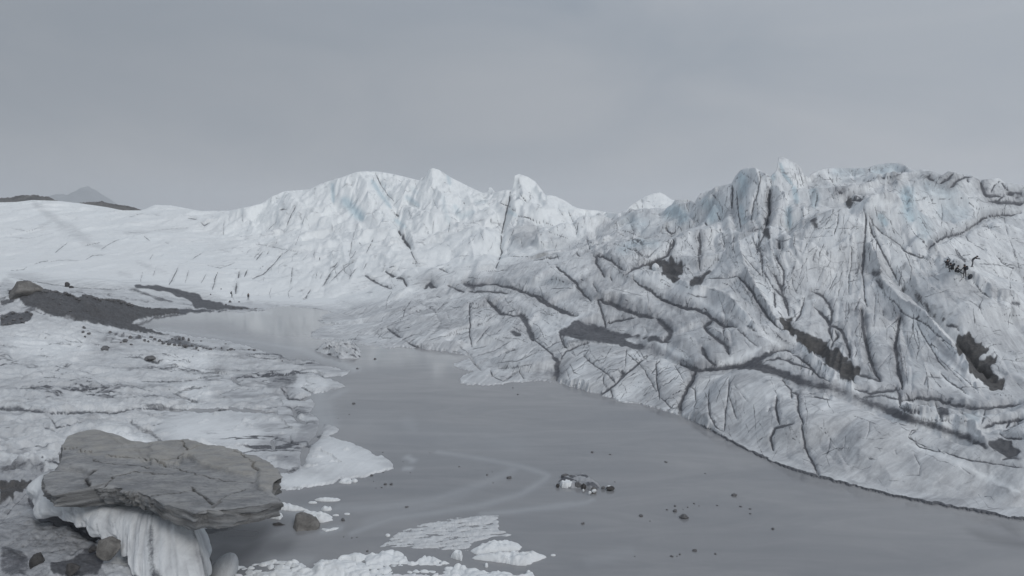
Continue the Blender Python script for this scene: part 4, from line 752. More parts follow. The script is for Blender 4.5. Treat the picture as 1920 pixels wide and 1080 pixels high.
# fields of hairline cracks: (u0, v0, u1, v1, lean in degrees from level, spread, count, length)
r_ = random.Random(11)
for (u0, v0, u1, v1, ang, spr, n_, ln_) in ((1480,400,1760,720,'fan',10,120,60),(1250,330,1520,470,92,14,60,45),(1050,640,1300,770,-32,8,55,50),(1050,640,1300,770,52,14,26,40),(1300,690,1560,870,78,16,36,55),(1500,760,1900,950,25,22,22,50),
  (1100,460,1480,640,32,22,80,50),(880,500,1120,640,25,25,50,45),(1350,440,1500,620,62,14,60,45),(1740,380,1920,560,40,45,45,40),(1780,560,1920,740,40,40,36,36),(1530,310,1800,390,30,50,36,30),(620,340,1160,480,80,25,26,26),(430,440,900,560,-55,25,24,24),(1150,420,1300,520,55,30,40,36),(700,560,960,640,-25,20,60,34),(1600,720,1920,860,20,18,22,50)):
    for _k in range(int(n_ * 1.8)):
        u = r_.uniform(u0, u1); v = r_.uniform(v0, v1)
        an = math.degrees(math.atan2(v - 330, u - 1620)) + r_.gauss(0, spr) if ang == 'fan' else ang + r_.gauss(0, spr)
        ll = ln_ * r_.uniform(.35, 1.1); ca_, sa_ = math.cos(math.radians(an)), math.sin(math.radians(an))
        kx = r_.gauss(0, .12) * ll
        stroke(dirt, [(u - ca_ * ll / 2, v - sa_ * ll / 2), (u + kx * sa_, v - kx * ca_), (u + ca_ * ll / 2, v + sa_ * ll / 2)], r_.choice((1.2, 1.5, 2.2)), r_.uniform(.40, .72), 'max', 'flat', 3, 1.4, .6)
for (st, w, d, pts) in CRACKS_AND_SHADE:
    if w >= 5.5 and st not in ('S1', 'S2', 'A6', 'A4', 'Z1', 'Z2'): stroke(film, full(st, pts), w * 4.6, .85 * d, 'max', 'gauss', 5, 3, .5)
SOFT += [('Z6',40,.75,[(320,620),(600,720),(900,830),(1160,950),(1400,940),(1700,850)]),('Z8',40,.7,[(450,90),(870,215),(1240,340),(1700,520),(1900,600)]),('Z6',36,.6,[(540,560),(700,620),(880,690)]),('Z6',40,.55,[(1050,560),(1180,680),(1280,840)]),('Z5',36,.6,[(1000,150),(1250,200),(1500,320)]),('Z6',26,.5,[(180,240),(320,360),(400,470)]),
 ('Z8',50,.5,[(300,300),(520,440),(760,600)]),('Z8',60,.45,[(1000,560),(1300,680),(1700,860)]),('Z8',30,.5,[(1240,290),(1500,330),(1900,330)]),('Z7',30,.4,[(420,430),(560,560),(660,760)]),('Z7',26,.4,[(760,470),(800,740),(880,950)]),('Z7',22,.4,[(1020,520),(1010,760),(1040,1000)])]
for (st, w, d, pts) in SOFT: stroke(film, full(st, pts), w * 1.3, d * 1.2, 'max', 'gauss', 4)
for (st, w, d, pts) in BLUE: stroke(blue, full(st, pts), w * 1.2, d, 'max', 'gauss', 4)
for (st, d, pts) in FILM:
    m, _ = patch(full(st, pts), False, 1.5, 9.0); film = np.maximum(film, blur(m, 14) * d * 2.0)
sink = np.zeros((NC, NR), np.float32)
moraine_mask = None
mud = np.zeros((NC, NR), np.float32)
for (st, d, br, pts) in DIRT:
    m, _ = patch(full(st, pts), False, 1.2, (9.0 if st in ('Z7', 'Z4') or br > .6 else 3.5) if st != 'S5' else 1.5, 4 if br > .3 else 24); mb = blur(m, 3 if (br > .3 or st == 'S5') else 7 if d > .66 else 9)
    dirt = np.maximum(dirt, mb * d); brown = np.maximum(brown, mb * br)
    sink = np.maximum(sink, mb * d)
    if br < .3 and st in ('Z6', 'Z8', 'Z5'): mud = np.maximum(mud, mb)
    if moraine_mask is None and st == 'S5': moraine_mask = m
px_m = Y / F
mud = np.where(land, blur(mud, 3), 0); Z = Z * (1 - mud) + blur(Z, 26) * mud
Z = np.where(land, Z - carve * px_m * 0.9 - 0.15 * blur(sink, 3) * right_w, Z)
Z = Z + np.where(land, sink * (0.10 * noise(X / .9, Y / .9, 61) + 0.06 * noise(X / .35, Y / .35, 62)), 0)
mm_ = blur(moraine_mask, 4)
Z = Z + np.where(land, mm_ * (0.4 * fbm(X / 3.5, Y / 3.5, 63, 4, ridged=True) + 0.2 * fbm(X / .9, Y / .9, 64, 3, ridged=True)), 0)
# slush and broken brash ice along the near shore, lying at the water line
slush, _ = patch(full('A3', [(385,395),(480,330),(560,270),(640,210),(800,165),(960,140),(1100,105),(1240,95),(1480,100),(1400,135),(1420,180),(1400,210),(1500,240),(1610,262),(1480,285),(1350,290),(1210,330),(1180,370),(1200,405),(1050,400),(960,400),(800,390),(640,370)]), water=True)
brash, _ = patch(full('A3', [(-600,640),(-560,560),(-420,560),(0,475),(110,485),(230,425),(320,430),(520,400),(600,395),(680,430),(690,470),(740,480),(860,425),(920,450),(1020,470),(1030,495),(900,515),(760,515),(620,520),(560,560),(700,540),(830,590),(900,570),(1000,600),(1030,560),(930,515),(1060,510),(1110,498),(1190,545),(1290,548),(1400,558),(1430,590),(1450,700),(-600,700)]), water=True)
brash2, _ = patch([(440,1062),(520,1050),(700,1062),(1000,1078),(1060,1200),(430,1200)], water=True)
brash = np.maximum(brash, brash2)
ca, sa = math.cos(math.radians(12)), math.sin(math.radians(12))
U_ = X * ca + Y * sa; V_ = -X * sa + Y * ca
stre = fbm(U_ / 2.6, V_ / 0.38, 71, 4, .65) + 0.5 * fbm(U_ / .6, V_ / .22, 75, 2)
sb = blur(slush, 16)
Z = np.where((~land) & (sb > 0.02), np.maximum(Z, -0.31 + 0.35 * sb + 0.19 * stre * sb), Z)
def lumps(sz, sd):
    f1, f2, ox, oy, hh = worley(X / sz + 0.5 * noise(X / .7, Y / .7, 78), Y / (sz * .8) + 0.4 * noise(X / .6, Y / .6, 79), sd)
    return np.clip(1 - (f1 * 1.2) ** 2, 0, 1) * (0.25 + 0.75 * ((hh >> 5) & 63) / 63.0)
pick = sm(-.25, .35, noise(X / 2.2, Y / 2.2, 80))
lump = (lumps(1.15, 21) * pick + 0.6 * lumps(.45, 22) * (1 - pick)) + .12 * fbm(X / .35, Y / .35, 81, 2)
bb = blur(brash, 4)
Z = np.where((~land) & (bb > 0.05), np.maximum(Z, -0.3 + bb * (0.27 + 0.42 * lump + 0.16 * noise(X / 1.6, Y / 1.6, 79))), Z)
ice_in_lake = np.clip(np.maximum(sb, bb), 0, 1)
# fine cracks, films and stains with a pattern of their own
crk = right_w * (0.55 + 0.25 * steep) + 0.6 * far_w * (1 - 0.7 * far_left)
crk = crk * np.where(land, 1, 0)
base_film = (0.46 - 0.20 * sm(4, 18, Z)) * right_w + 0.02 * far_w + 0.54 * shelf_w
film = np.maximum(film, np.clip(1.5 * blur(dirt, 18), 0, .9) * (0.7 + 0.5 * noise(X / 1.6, Y / 1.6, 97)))
plate = ((worley(wx / 6.5, wy / 6.5, 44)[4] >> 7) & 255) / 255.0 - 0.5
plate2 = ((worley(wx / 2.6, wy / 2.6, 45)[4] >> 7) & 255) / 255.0 - 0.5
film = np.clip(np.maximum(film, base_film) + (0.36 * plate + 0.20 * plate2) * right_w, 0, 1)
veins = worley((wx + .9 * noise(X / 2, Y / 2, 95)) / 7.5, (wy + .9 * noise(X / 2, Y / 2, 96)) / 3.6, 46)
vein = 1 - sm(0.0, 0.20, veins[1] - veins[0])
blot = sm(-.15, .75, fbm(X / 16, Y / 8, 47, 4, .6)); blot2 = sm(.0, .7, fbm(X / 4.5, Y / 2.5, 48, 4, .6))
film = np.clip(film + shelf_w * (.30 * vein * sm(-.3, .4, noise(X / 6, Y / 6, 49)) + .34 * blot + .30 * blot2 - .16), 0, 1)
spk = sm(.22, .5, fbm(X / .8, Y / .55, 101, 3, .65)) * sm(-.05, .5, fbm(X / 7, Y / 3.6, 102, 3))
rv = sm(.62, .9, 1 - np.abs(fbm(X / 5.2, Y / 2.6, 103, 4, .6)) * 2.2) * sm(-.1, .4, fbm(X / 12, Y / 7, 104, 2))
rough_zone, _ = patch([(440,650),(600,665),(655,700),(640,800),(600,880),(520,880),(420,820),(440,720)]); rough_zone = blur(rough_zone, 20)
stain_zone, _ = patch(full('S1', [(180,340),(300,300),(400,320),(500,310),(590,400),(600,480),(500,480),(420,450),(330,470),(220,490),(80,430),(130,390)]), False, 1.5, 9.0); stain_zone = blur(stain_zone, 30)
spk2 = sm(-.05, .4, fbm(X / 1.6, Y / 1.0, 106, 4, .65))
dirt = np.maximum(dirt, shelf_w * np.where(land, 1, 0) * np.clip(.62 * spk + .62 * stain_zone * spk2 + (.52 + .25 * rough_zone) * rv, 0, .72)).astype(np.float32)
film = np.clip(film + shelf_w * (.5 * rv + .35 * rough_zone * sm(-.3, .4, fbm(X / 3, Y / 2, 105, 3))), 0, 1)
bank_w, _ = patch(full('FU', [(1020,660),(1120,640),(1300,690),(1420,680),(1600,740),(1900,860),(2000,1000),(1800,955),(1430,858),(1280,782),(1040,718)]))
bank_w = blur(bank_w, 10)
# shade of the right bank's undercut foot, painted as a dark band
undercut_shade = np.where(land, right_w * (1 - sm(0.10, 0.20, Z)) * (D < .26 * (.7 + .8 * noise(X / 1.4, Y / 1.4, 107))) * sm(.20, .30, T), 0)
clean = np.zeros((NC, NR), np.float32)
for (st, w, pts) in CLEAN: stroke(clean, full(st, pts), w * 1.15, 1.0, 'max', 'gauss', 4, 2.0, .5)
film = film * (1 - .85 * np.clip(clean, 0, 1))
dirt = np.maximum(dirt, 1.0 * undercut_shade).astype(np.float32)
film = np.where(ice_in_lake > 0.05, np.where(bb > 0.05, 0.06, 0.42), film)
dirt = np.where(~land & (ice_in_lake < 0.05), 0.4, dirt)
blue = np.clip(blue + 0.10 * right_w * steep + 0.12 * far_w * fbm(X / 25, Y / 25, 41, 3), 0, 1)
print("tracing", round(time.time() - t1, 1))

# ------------------------------------------------------------------ materials
def new_mat(name):
    m = bpy.data.materials.new(name); m.use_nodes = True
    nt = m.node_tree; bs = nt.nodes["Principled BSDF"]
    return m, nt, bs
def N(nt, kind, **kw):
    n = nt.nodes.new(kind)
    for k, v in kw.items():
        if k in ('data_type', 'blend_type', 'operation', 'feature', 'distance', 'attribute_name', 'layer_name', 'noise_dimensions', 'clamp', 'use_clamp'): setattr(n, k, v)
        else: n.inputs[k].default_value = v
    return n
def mixc(nt, fac, a, b, blend='MIX'):
    m = nt.nodes.new("ShaderNodeMix"); m.data_type = 'RGBA'; m.blend_type = blend
    for sock, val in ((0, fac), (6, a), (7, b)):
        if hasattr(val, 'node'): nt.links.new(val, m.inputs[sock])
        else: m.inputs[sock].default_value = val
    return m.outputs[2]
def math_(nt, op, a, b=0.0, c=0.0, clamp=False):
    m = nt.nodes.new("ShaderNodeMath"); m.operation = op; m.use_clamp = clamp
    for i, v in enumerate((a, b, c)):
        if hasattr(v, 'node'): nt.links.new(v, m.inputs[i])
        else: m.inputs[i].default_value = v
    return m.outputs[0]
def ramp(nt, x, a, b, lo=0.0, hi=1.0):
    m = nt.nodes.new("ShaderNodeMapRange"); m.interpolation_type = 'SMOOTHSTEP'
    nt.links.new(x, m.inputs[0])
    m.inputs[1].default_value = a; m.inputs[2].default_value = b; m.inputs[3].default_value = lo; m.inputs[4].default_value = hi
    return m.outputs[0]
def noise_t(nt, vec, scale, detail=4.0, rough=0.55, dist=0.0):
    n = N(nt, "ShaderNodeTexNoise", Scale=scale, Detail=detail, Roughness=rough, Distortion=dist)
    nt.links.new(vec, n.inputs["Vector"])
    return n.outputs["Fac"]

def ice_material(name, far=False, fine=1.0, line_scale=0.16, line_w=0.02, STREAK=1.6):
    m, nt, bs = new_mat(name); lk = nt.links.new
    tc_ = nt.nodes.new("ShaderNodeTexCoord"); P = tc_.outputs["Object"]
    at = N(nt, "ShaderNodeAttribute", attribute_name="silt"); sp = nt.nodes.new("ShaderNodeSeparateColor"); lk(at.outputs["Color"], sp.inputs[0])
    at2 = N(nt, "ShaderNodeAttribute", attribute_name="tint"); sp2 = nt.nodes.new("ShaderNodeSeparateColor"); lk(at2.outputs["Color"], sp2.inputs[0])
    D_, G_, B_, K_ = sp.outputs[0], sp.outputs[1], sp.outputs[2], sp2.outputs[1]
    n_big = noise_t(nt, P, 0.09 * fine, 4, .6)
    n_mid = noise_t(nt, P, 0.5 * fine, 5, .65, .4)
    n_fin = noise_t(nt, P, 3.2 * fine, 4, .7)
    n_vf = noise_t(nt, P, 9.0 * fine, 3, .7)
    # secondary hairline cracks
    warp = nt.nodes.new("ShaderNodeVectorMath"); warp.operation = 'ADD'
    nz = N(nt, "ShaderNodeTexNoise", Scale=0.35 * fine, Detail=4.0); lk(P, nz.inputs["Vector"])
    sc = nt.nodes.new("ShaderNodeVectorMath"); sc.operation = 'SCALE'; sc.inputs["Scale"].default_value = 3.2 / fine; lk(nz.outputs["Color"], sc.inputs[0])
    lk(P, warp.inputs[0]); lk(sc.outputs[0], warp.inputs[1])
    mp = nt.nodes.new("ShaderNodeMapping"); mp.inputs["Scale"].default_value = (1, .75, .42); mp.inputs["Rotation"].default_value = (.3, .25, .5); lk(warp.outputs[0], mp.inputs[0])
    vo = N(nt, "ShaderNodeTexVoronoi", feature='DISTANCE_TO_EDGE', Scale=line_scale); lk(mp.outputs[0], vo.inputs["Vector"])
    vo2 = N(nt, "ShaderNodeTexVoronoi", feature='DISTANCE_TO_EDGE', Scale=line_scale * 2.7); lk(mp.outputs[0], vo2.inputs["Vector"])
    l1 = ramp(nt, vo.outputs["Distance"], line_w, 0.0)
    l2 = ramp(nt, vo2.outputs["Distance"], line_w * 1.6, 0.0)
    brk = ramp(nt, n_mid, .48, .62); brk2 = ramp(nt, n_big, .5, .66)
    ln = math_(nt, 'MAXIMUM', math_(nt, 'MULTIPLY', l1, brk), math_(nt, 'MULTIPLY', math_(nt, 'MULTIPLY', l2, brk2), .7))
    ln = math_(nt, 'MULTIPLY', ln, K_)
    # ragged edge of the traced dirt
    n_rag = noise_t(nt, P, 1.3 * fine, 6, .72)
    dn = math_(nt, 'ADD', D_, math_(nt, 'MULTIPLY', math_(nt, 'SUBTRACT', n_rag, .5), .95))
    dn = math_(nt, 'ADD', dn, math_(nt, 'MULTIPLY', math_(nt, 'SUBTRACT', n_vf, .5), .35))
    dm = math_(nt, 'MULTIPLY', ramp(nt, dn, .26, .70), ramp(nt, D_, .03, .25))
    # streaks of silt down the fall line, and across the bank
    def streaks(rot, scale):
        mm = nt.nodes.new("ShaderNodeMapping"); mm.inputs["Scale"].default_value = scale; mm.inputs["Rotation"].default_value = (0, 0, rot); mm.vector_type = 'TEXTURE'
        mm.inputs["Scale"].default_value = tuple(1 / q for q in scale)
        lk(P, mm.inputs[0])
        return noise_t(nt, mm.outputs[0], fine, 5, .68, .35)
    st_a = streaks(math.radians(-14), (1.5, .16, .2))
    st_b = streaks(math.radians(29), (.22, 1.9, 1.0))
    st_m = math_(nt, 'ADD', math_(nt, 'MULTIPLY', st_a, math_(nt, 'SUBTRACT', 1.0, sp2.outputs[2])), math_(nt, 'MULTIPLY', st_b, sp2.outputs[2]))
    st_m = math_(nt, 'SUBTRACT', st_m, .5)
    # soft halo of silt beside the cracks
    halo = math_(nt, 'MULTIPLY', ramp(nt, D_, .0, .5), .22)
    gf = math_(nt, 'ADD', G_, math_(nt, 'MULTIPLY', math_(nt, 'SUBTRACT', n_mid, .5), .34))
    gf = math_(nt, 'ADD', gf, math_(nt, 'MULTIPLY', math_(nt, 'SUBTRACT', n_fin, .5), .30))
    gf = math_(nt, 'ADD', gf, math_(nt, 'MULTIPLY', st_m, STREAK))
    gf = math_(nt, 'MULTIPLY', gf, ramp(nt, G_, .0, .12))
    gf = math_(nt, 'MAXIMUM', math_(nt, 'MULTIPLY', gf, .9, 0, True), halo)
    snow = mixc(nt, n_big, (.83, .875, .895, 1), (.90, .92, .925, 1)) if far else mixc(nt, n_big, (.76, .80, .825, 1), (.84, .86, .87, 1))
    col = mixc(nt, ramp(nt, B_, .05, .95), snow, (.545, .655, .71, 1))
    col = mixc(nt, gf, col, (.30, .31, .33, 1))
    pep = ramp(nt, n_vf, .62, .76)
    col = mixc(nt, math_(nt, 'MULTIPLY', pep, math_(nt, 'MULTIPLY', G_, 1.1, 0, True)), col, (.17, .175, .185, 1))
    col = mixc(nt, math_(nt, 'MULTIPLY', ln, .75), col, (.13, .135, .15, 1))
    drt = mixc(nt, ramp(nt, math_(nt, 'ADD', math_(nt, 'MULTIPLY', n_fin, .5), math_(nt, 'MULTIPLY', n_mid, .5)), .35, .65), (.048, .052, .062, 1), (.125, .13, .145, 1))
    brn = mixc(nt, ramp(nt, math_(nt, 'ADD', math_(nt, 'MULTIPLY', n_vf, .5), math_(nt, 'MULTIPLY', n_rag, .5)), .35, .65), (.022, .021, .022, 1), (.10, .095, .09, 1))
    drt = mixc(nt, sp2.outputs[0], drt, brn)
    col = mixc(nt, math_(nt, 'MULTIPLY', dm, .94), col, drt)
    lk(col, bs.inputs["Base Color"])
    bs.inputs["Roughness"].default_value = .62
    bs.inputs["Specular IOR Level"].default_value = .25
    b1 = N(nt, "ShaderNodeBump", Strength=.7, Distance=(.5 if far else .16) / fine ** .5); lk(n_mid, b1.inputs["Height"])
    b2 = N(nt, "ShaderNodeBump", Strength=.75, Distance=(.12 if far else .045)); lk(n_fin, b2.inputs["Height"]); lk(b1.outputs[0], b2.inputs["Normal"])
    lk(b2.outputs[0], bs.inputs["Normal"])
    return m
M_ICE = ice_material("cracked_glacier_ice", fine=1.0, line_scale=.17, line_w=.036)
M_SHELF = ice_material("weathered_shelf_ice", fine=1.35, line_scale=.2, line_w=.03, STREAK=.6)
M_FAR = ice_material("snowy_ridge_ice", far=True, fine=.42, line_scale=.055, line_w=.03, STREAK=1.0)

# ------------------------------------------------------------------ terrain meshes
V_all = np.stack([X, Y, Z], -1).astype(np.float32)
silt = np.stack([np.clip(dirt, 0, 1), film, np.clip(blue, 0, 1), np.ones_like(dirt)], -1).astype(np.float32)  # first channel: dirt, with the painted undercut and lip shade
tint = np.stack([np.clip(brown, 0, 1), crk, bank_w, np.ones_like(dirt)], -1).astype(np.float32)

def grid_object(name, mask, mat):
    """mask of the grid's cells -> one mesh object"""
    ci, ri = np.nonzero(mask)
    used = np.zeros((NC, NR), bool)
    for dc in (0, 1):
        for dr in (0, 1): used[ci + dc, ri + dr] = True
    ids = np.full((NC, NR), -1, np.int64); n = int(used.sum()); ids[used] = np.arange(n)
    quads = np.stack([ids[ci, ri], ids[ci + 1, ri], ids[ci + 1, ri + 1], ids[ci, ri + 1]], -1).astype(np.int32)
    me = bpy.data.meshes.new(name)
    me.vertices.add(n); me.vertices.foreach_set("co", V_all[used].ravel())
    me.loops.add(quads.size); me.loops.foreach_set("vertex_index", quads.ravel())
    me.polygons.add(len(quads)); me.polygons.foreach_set("loop_start", np.arange(0, quads.size, 4, dtype=np.int32))
    try: me.polygons.foreach_set("loop_total", np.full(len(quads), 4, np.int32))
    except Exception: pass
    me.polygons.foreach_set("use_smooth", np.ones(len(quads), bool))
    for nm, arr in (("silt", silt), ("tint", tint)):
        a = me.color_attributes.new(nm, 'FLOAT_COLOR', 'POINT'); a.data.foreach_set("color", arr[used].ravel())
    me.update(calc_edges=True); me.validate()
    me.materials.append(mat)
    return link(bpy.data.objects.new(name, me))
cells = np.ones((NC - 1, NR - 1), bool)
far_c = far_w[:-1, :-1] > .5; right_c = (~far_c) & (right_w[:-1, :-1] > .5)
mor_c = (moraine_mask[:-1, :-1] > .5) & ~far_c
lake_c = (~land[:-1, :-1]) & (~right_c) & (ice_in_lake[:-1, :-1] > .05)
bed_c = (~land[:-1, :-1]) & (ice_in_lake[:-1, :-1] <= .05)
far_c &= ~bed_c; right_c &= ~bed_c; mor_c &= ~bed_c
left_far = far_c & (T[:-1, :-1] < px2ts(430, 395)[0])
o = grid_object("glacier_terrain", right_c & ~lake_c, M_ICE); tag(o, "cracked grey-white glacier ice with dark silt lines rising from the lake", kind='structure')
o = grid_object("ridge_hill", far_c & ~left_far, M_FAR); tag(o, "white jagged ice ridge with blue hollows behind the lake", kind='structure')
o = grid_object("snow_hill", left_far, M_FAR); tag(o, "smooth white snow slope with a tan dirt streak", kind='structure')
o = grid_object("moraine_terrain", mor_c, M_SHELF); tag(o, "dark silt ramp running down to the far pond", kind='structure')
shelf_c = cells & ~far_c & ~right_c & ~mor_c & ~lake_c & ~bed_c
o = grid_object("ice_shelf_terrain", shelf_c, M_SHELF); tag(o, "low pitted ice shelf stained with grey silt beside the lake", kind='structure')
o = grid_object("slush_ice", lake_c & ~shelf_c, M_SHELF); tag(o, "streaky slush and white brash ice lying at the near water's edge", kind='stuff')
o = grid_object("lake_ground", bed_c, M_SHELF); tag(o, "silty bed under the lake", kind='structure')
print("terrain meshes", round(time.time() - t1, 1))

# ------------------------------------------------------------------ lake water
def water_material():
    m, nt, bs = new_mat("milky_glacier_water"); lk = nt.links.new
    tc_ = nt.nodes.new("ShaderNodeTexCoord"); P = tc_.outputs["Object"]
    at = N(nt, "ShaderNodeAttribute", attribute_name="plume_refl"); sp = nt.nodes.new("ShaderNodeSeparateColor"); lk(at.outputs["Color"], sp.inputs[0])
    nb = noise_t(nt, P, .05, 4, .5, .8); nm = noise_t(nt, P, .35, 4, .6, 1.2)
    ns = nt.nodes.new("ShaderNodeMapping"); ns.inputs["Scale"].default_value = (.5, 1.6, 1); ns.inputs["Rotation"].default_value = (0, 0, .35); lk(P, ns.inputs[0])
    nw = noise_t(nt, ns.outputs[0], .16, 6, .62, 1.5)
    col = mixc(nt, ramp(nt, math_(nt, 'ADD', math_(nt, 'MULTIPLY', nb, .5), math_(nt, 'MULTIPLY', nw, .5)), .34, .66), (.235, .243, .256, 1), (.315, .318, .325, 1))
    pl = math_(nt, 'MULTIPLY', sp.outputs[0], math_(nt, 'ADD', .55, math_(nt, 'MULTIPLY', nm, .9)), 0, True)
    col = mixc(nt, pl, col, (.42, .44, .46, 1))
    col = mixc(nt, sp.outputs[1], col, (.045, .045, .047, 1))
    lk(col, bs.inputs["Base Color"])
    bs.inputs["Roughness"].default_value = .08
    bs.inputs["IOR"].default_value = 1.5
    mp = nt.nodes.new("ShaderNodeMapping"); mp.inputs["Scale"].default_value = (1, 1.8, 1); lk(P, mp.inputs[0])
    nf = noise_t(nt, mp.outputs[0], 1.1, 3, .6)
    bp = N(nt, "ShaderNodeBump", Strength=.07, Distance=.03); lk(nf, bp.inputs["Height"]); lk(bp.outputs[0], bs.inputs["Normal"])
    return m
wl_n = [(-1.02 + 2.04 * i / 700) for i in range(701)]
wy_n = np.exp(np.linspace(math.log(18), math.log(215), 560))
WT, WY = np.meshgrid(np.array(wl_n), wy_n, indexing='ij'); WX = WT * WY
plume_refl = np.zeros(WX.shape); murk = np.zeros(WX.shape)
def water_stroke(A, pts, width_px, val):
    p = densify(pts, 6)
    q_ = [on_water(*a) for a in p]
    for a, b in zip(q_[:-1], q_[1:]):
        hw = width_px * .5 * a.y / F; rch = hw * 3
        c0 = int(np.searchsorted(wl_n, (min(a.x, b.x) - rch) / max(a.y, 1) - .02)); c1 = int(np.searchsorted(wl_n, (max(a.x, b.x) + rch) / a.y + .02))
        r0 = int(np.searchsorted(wy_n, min(a.y, b.y) - rch * 6)); r1 = int(np.searchsorted(wy_n, max(a.y, b.y) + rch * 6))
        if c1 <= c0 or r1 <= r0: continue
        px_, py_ = WX[c0:c1, r0:r1], WY[c0:c1, r0:r1]
        d = b - a; n2 = max(d.x * d.x + d.y * d.y, 1e-9)
        k = np.clip(((px_ - a.x) * d.x + (py_ - a.y) * d.y) / n2, 0, 1)
        # a stroke seen at a low angle: its width is measured along the lake
        dist = np.hypot(px_ - a.x - k * d.x, (py_ - a.y - k * d.y) * .38)
        np.maximum(A[c0:c1, r0:r1], val * np.exp(-(dist / hw) ** 2), out=A[c0:c1, r0:r1])
for st, w, v, pts in (
  ('S3',9,.30,[(1130,190),(1400,230),(1650,280),(1810,330)]),('S3',10,.32,[(1810,340),(1780,370),(1650,450),(1400,520),(1100,570),(850,600),(600,690)]),('S3',14,.24,[(1600,300),(1400,390),(1100,490),(800,530),(500,540)]),
  ('S3',8,.30,[(1960,510),(1850,525),(1600,560),(1400,575)]),('S4',8,.3,[(430,490),(425,520),(390,545),(200,575),(0,592)]),('S3',20,.18,[(1300,440),(1000,540),(700,620)]),('S4',16,.12,[(700,900),(560,930),(400,970)]),
  ('S3',11,.8,[(940,225),(975,240)]),('S3',8,.55,[(925,292),(960,292)]),('A4',14,.5,[(0,270),(200,300),(500,340),(700,370),(900,395),(1100,430),(1250,460)]),('A4',16,.55,[(1250,450),(1420,520),(1600,570),(1700,620),(1760,640)]),('A4',12,.5,[(1000,130),(860,110),(700,140)]),
  ('FU',26,.45,[(585,700),(600,740),(600,780),(620,800)]),('FU',18,.35,[(640,735),(610,750),(620,790)]),('S3',16,.35,[(100,540),(250,560),(420,560)]),('S3',10,.4,[(420,680),(520,665)]),('A2',16,.3,[(800,960),(1000,940),(1250,960)]),
  ('FU',26,.22,[(760,790),(775,805)]),('FU',60,.10,[(680,790),(800,815),(960,830)]),('FU',30,.14,[(925,828),(965,835)]),  # bright reflections painted into the water colour
  ('FU',40,.30,[(300,620),(430,640),(560,660)])):
    water_stroke(plume_refl, full(st, pts), w * 1.35, min(.85, v * 1.6))
for st, w, v, pts in (('A2',70,.95,[(360,690),(600,720),(800,730)]),('A2',70,.85,[(520,860),(660,900),(760,840)]),('A2',50,.6,[(700,960),(560,1060)]),('A2',40,.5,[(900,820),(1050,830)]),('FU',30,.35,[(1840,1005),(1920,1020)]),('S2',60,.5,[(1500,1000),(1700,960)])):
    water_stroke(murk, full(st, pts), w, v)
me = bpy.data.meshes.new("lake_water")
nc_, nr_ = WX.shape
ids = np.arange(nc_ * nr_).reshape(nc_, nr_)
quads = np.stack([ids[:-1, :-1], ids[1:, :-1], ids[1:, 1:], ids[:-1, 1:]], -1).reshape(-1, 4).astype(np.int32)
me.vertices.add(nc_ * nr_); me.vertices.foreach_set("co", np.stack([WX, WY, np.zeros_like(WX)], -1).astype(np.float32).ravel())
me.loops.add(quads.size); me.loops.foreach_set("vertex_index", quads.ravel())
me.polygons.add(len(quads)); me.polygons.foreach_set("loop_start", np.arange(0, quads.size, 4, dtype=np.int32))
try: me.polygons.foreach_set("loop_total", np.full(len(quads), 4, np.int32))
except Exception: pass
me.polygons.foreach_set("use_smooth", np.ones(len(quads), bool))
a = me.color_attributes.new("plume_refl", 'FLOAT_COLOR', 'POINT'); a.data.foreach_set("color", np.stack([plume_refl, murk, np.zeros_like(plume_refl), np.ones_like(plume_refl)], -1).astype(np.float32).ravel())
me.update(calc_edges=True); me.validate()
me.materials.append(water_material())
tag(link(bpy.data.objects.new("lake_water", me)), "still milky grey meltwater lake", kind='structure')

# ------------------------------------------------------------------ far land: mountain, rubble ridges, plain
CAST = Caster()
def rock_material(name, dark, light, scale=1.0, stretch=(1, 1, 1), rough=.85, bump=.6):
    m, nt, bs = new_mat(name); lk = nt.links.new
    tc_ = nt.nodes.new("ShaderNodeTexCoord"); mp = nt.nodes.new("ShaderNodeMapping"); mp.inputs["Scale"].default_value = stretch
    lk(tc_.outputs["Object"], mp.inputs[0]); P = mp.outputs[0]
    n1 = noise_t(nt, P, .8 * scale, 6, .65, .3); n2 = noise_t(nt, P, 5 * scale, 5, .7); n3 = noise_t(nt, tc_.outputs["Object"], 16 * scale, 3, .7)
    col = mixc(nt, ramp(nt, n1, .3, .7), dark + (1,), light + (1,))
    col = mixc(nt, ramp(nt, n2, .48, .75, 0, .65), col, tuple(q * .55 for q in dark) + (1,))
    col = mixc(nt, ramp(nt, n3, .6, .75, 0, .45), col, tuple(min(q * 1.35, 1) for q in light) + (1,))
    at = N(nt, "ShaderNodeAttribute", attribute_name="silt"); sp = nt.nodes.new("ShaderNodeSeparateColor"); lk(at.outputs["Color"], sp.inputs[0])
    col = mixc(nt, sp.outputs[0], col, (.03, .03, .03, 1))
    col = mixc(nt, sp.outputs[1], col, (.40, .388, .36, 1))
    lk(col, bs.inputs["Base Color"]); bs.inputs["Roughness"].default_value = rough; bs.inputs["Specular IOR Level"].default_value = .25
    b1 = N(nt, "ShaderNodeBump", Strength=bump, Distance=.10 / scale); lk(n2, b1.inputs["Height"])
    b2 = N(nt, "ShaderNodeBump", Strength=bump * .8, Distance=.03 / scale); lk(n3, b2.inputs["Height"]); lk(b1.outputs[0], b2.inputs["Normal"]); lk(b2.outputs[0], bs.inputs["Normal"])
    return m
M_MOUNT = rock_material("mountain_rock", (.06, .065, .07), (.12, .125, .13), .01)
M_RUBBLE = rock_material("moraine_rubble", (.07, .068, .068), (.17, .165, .16), .12)
M_SLAB = rock_material("tan_grey_slab_rock", (.21, .218, .228), (.39, .395, .398), 1.3, (.5, 1.3, 3.2), .85, 1.0)
M_BROWN = rock_material("brown_grey_rock", (.125, .12, .114), (.25, .243, .232), 1.6)
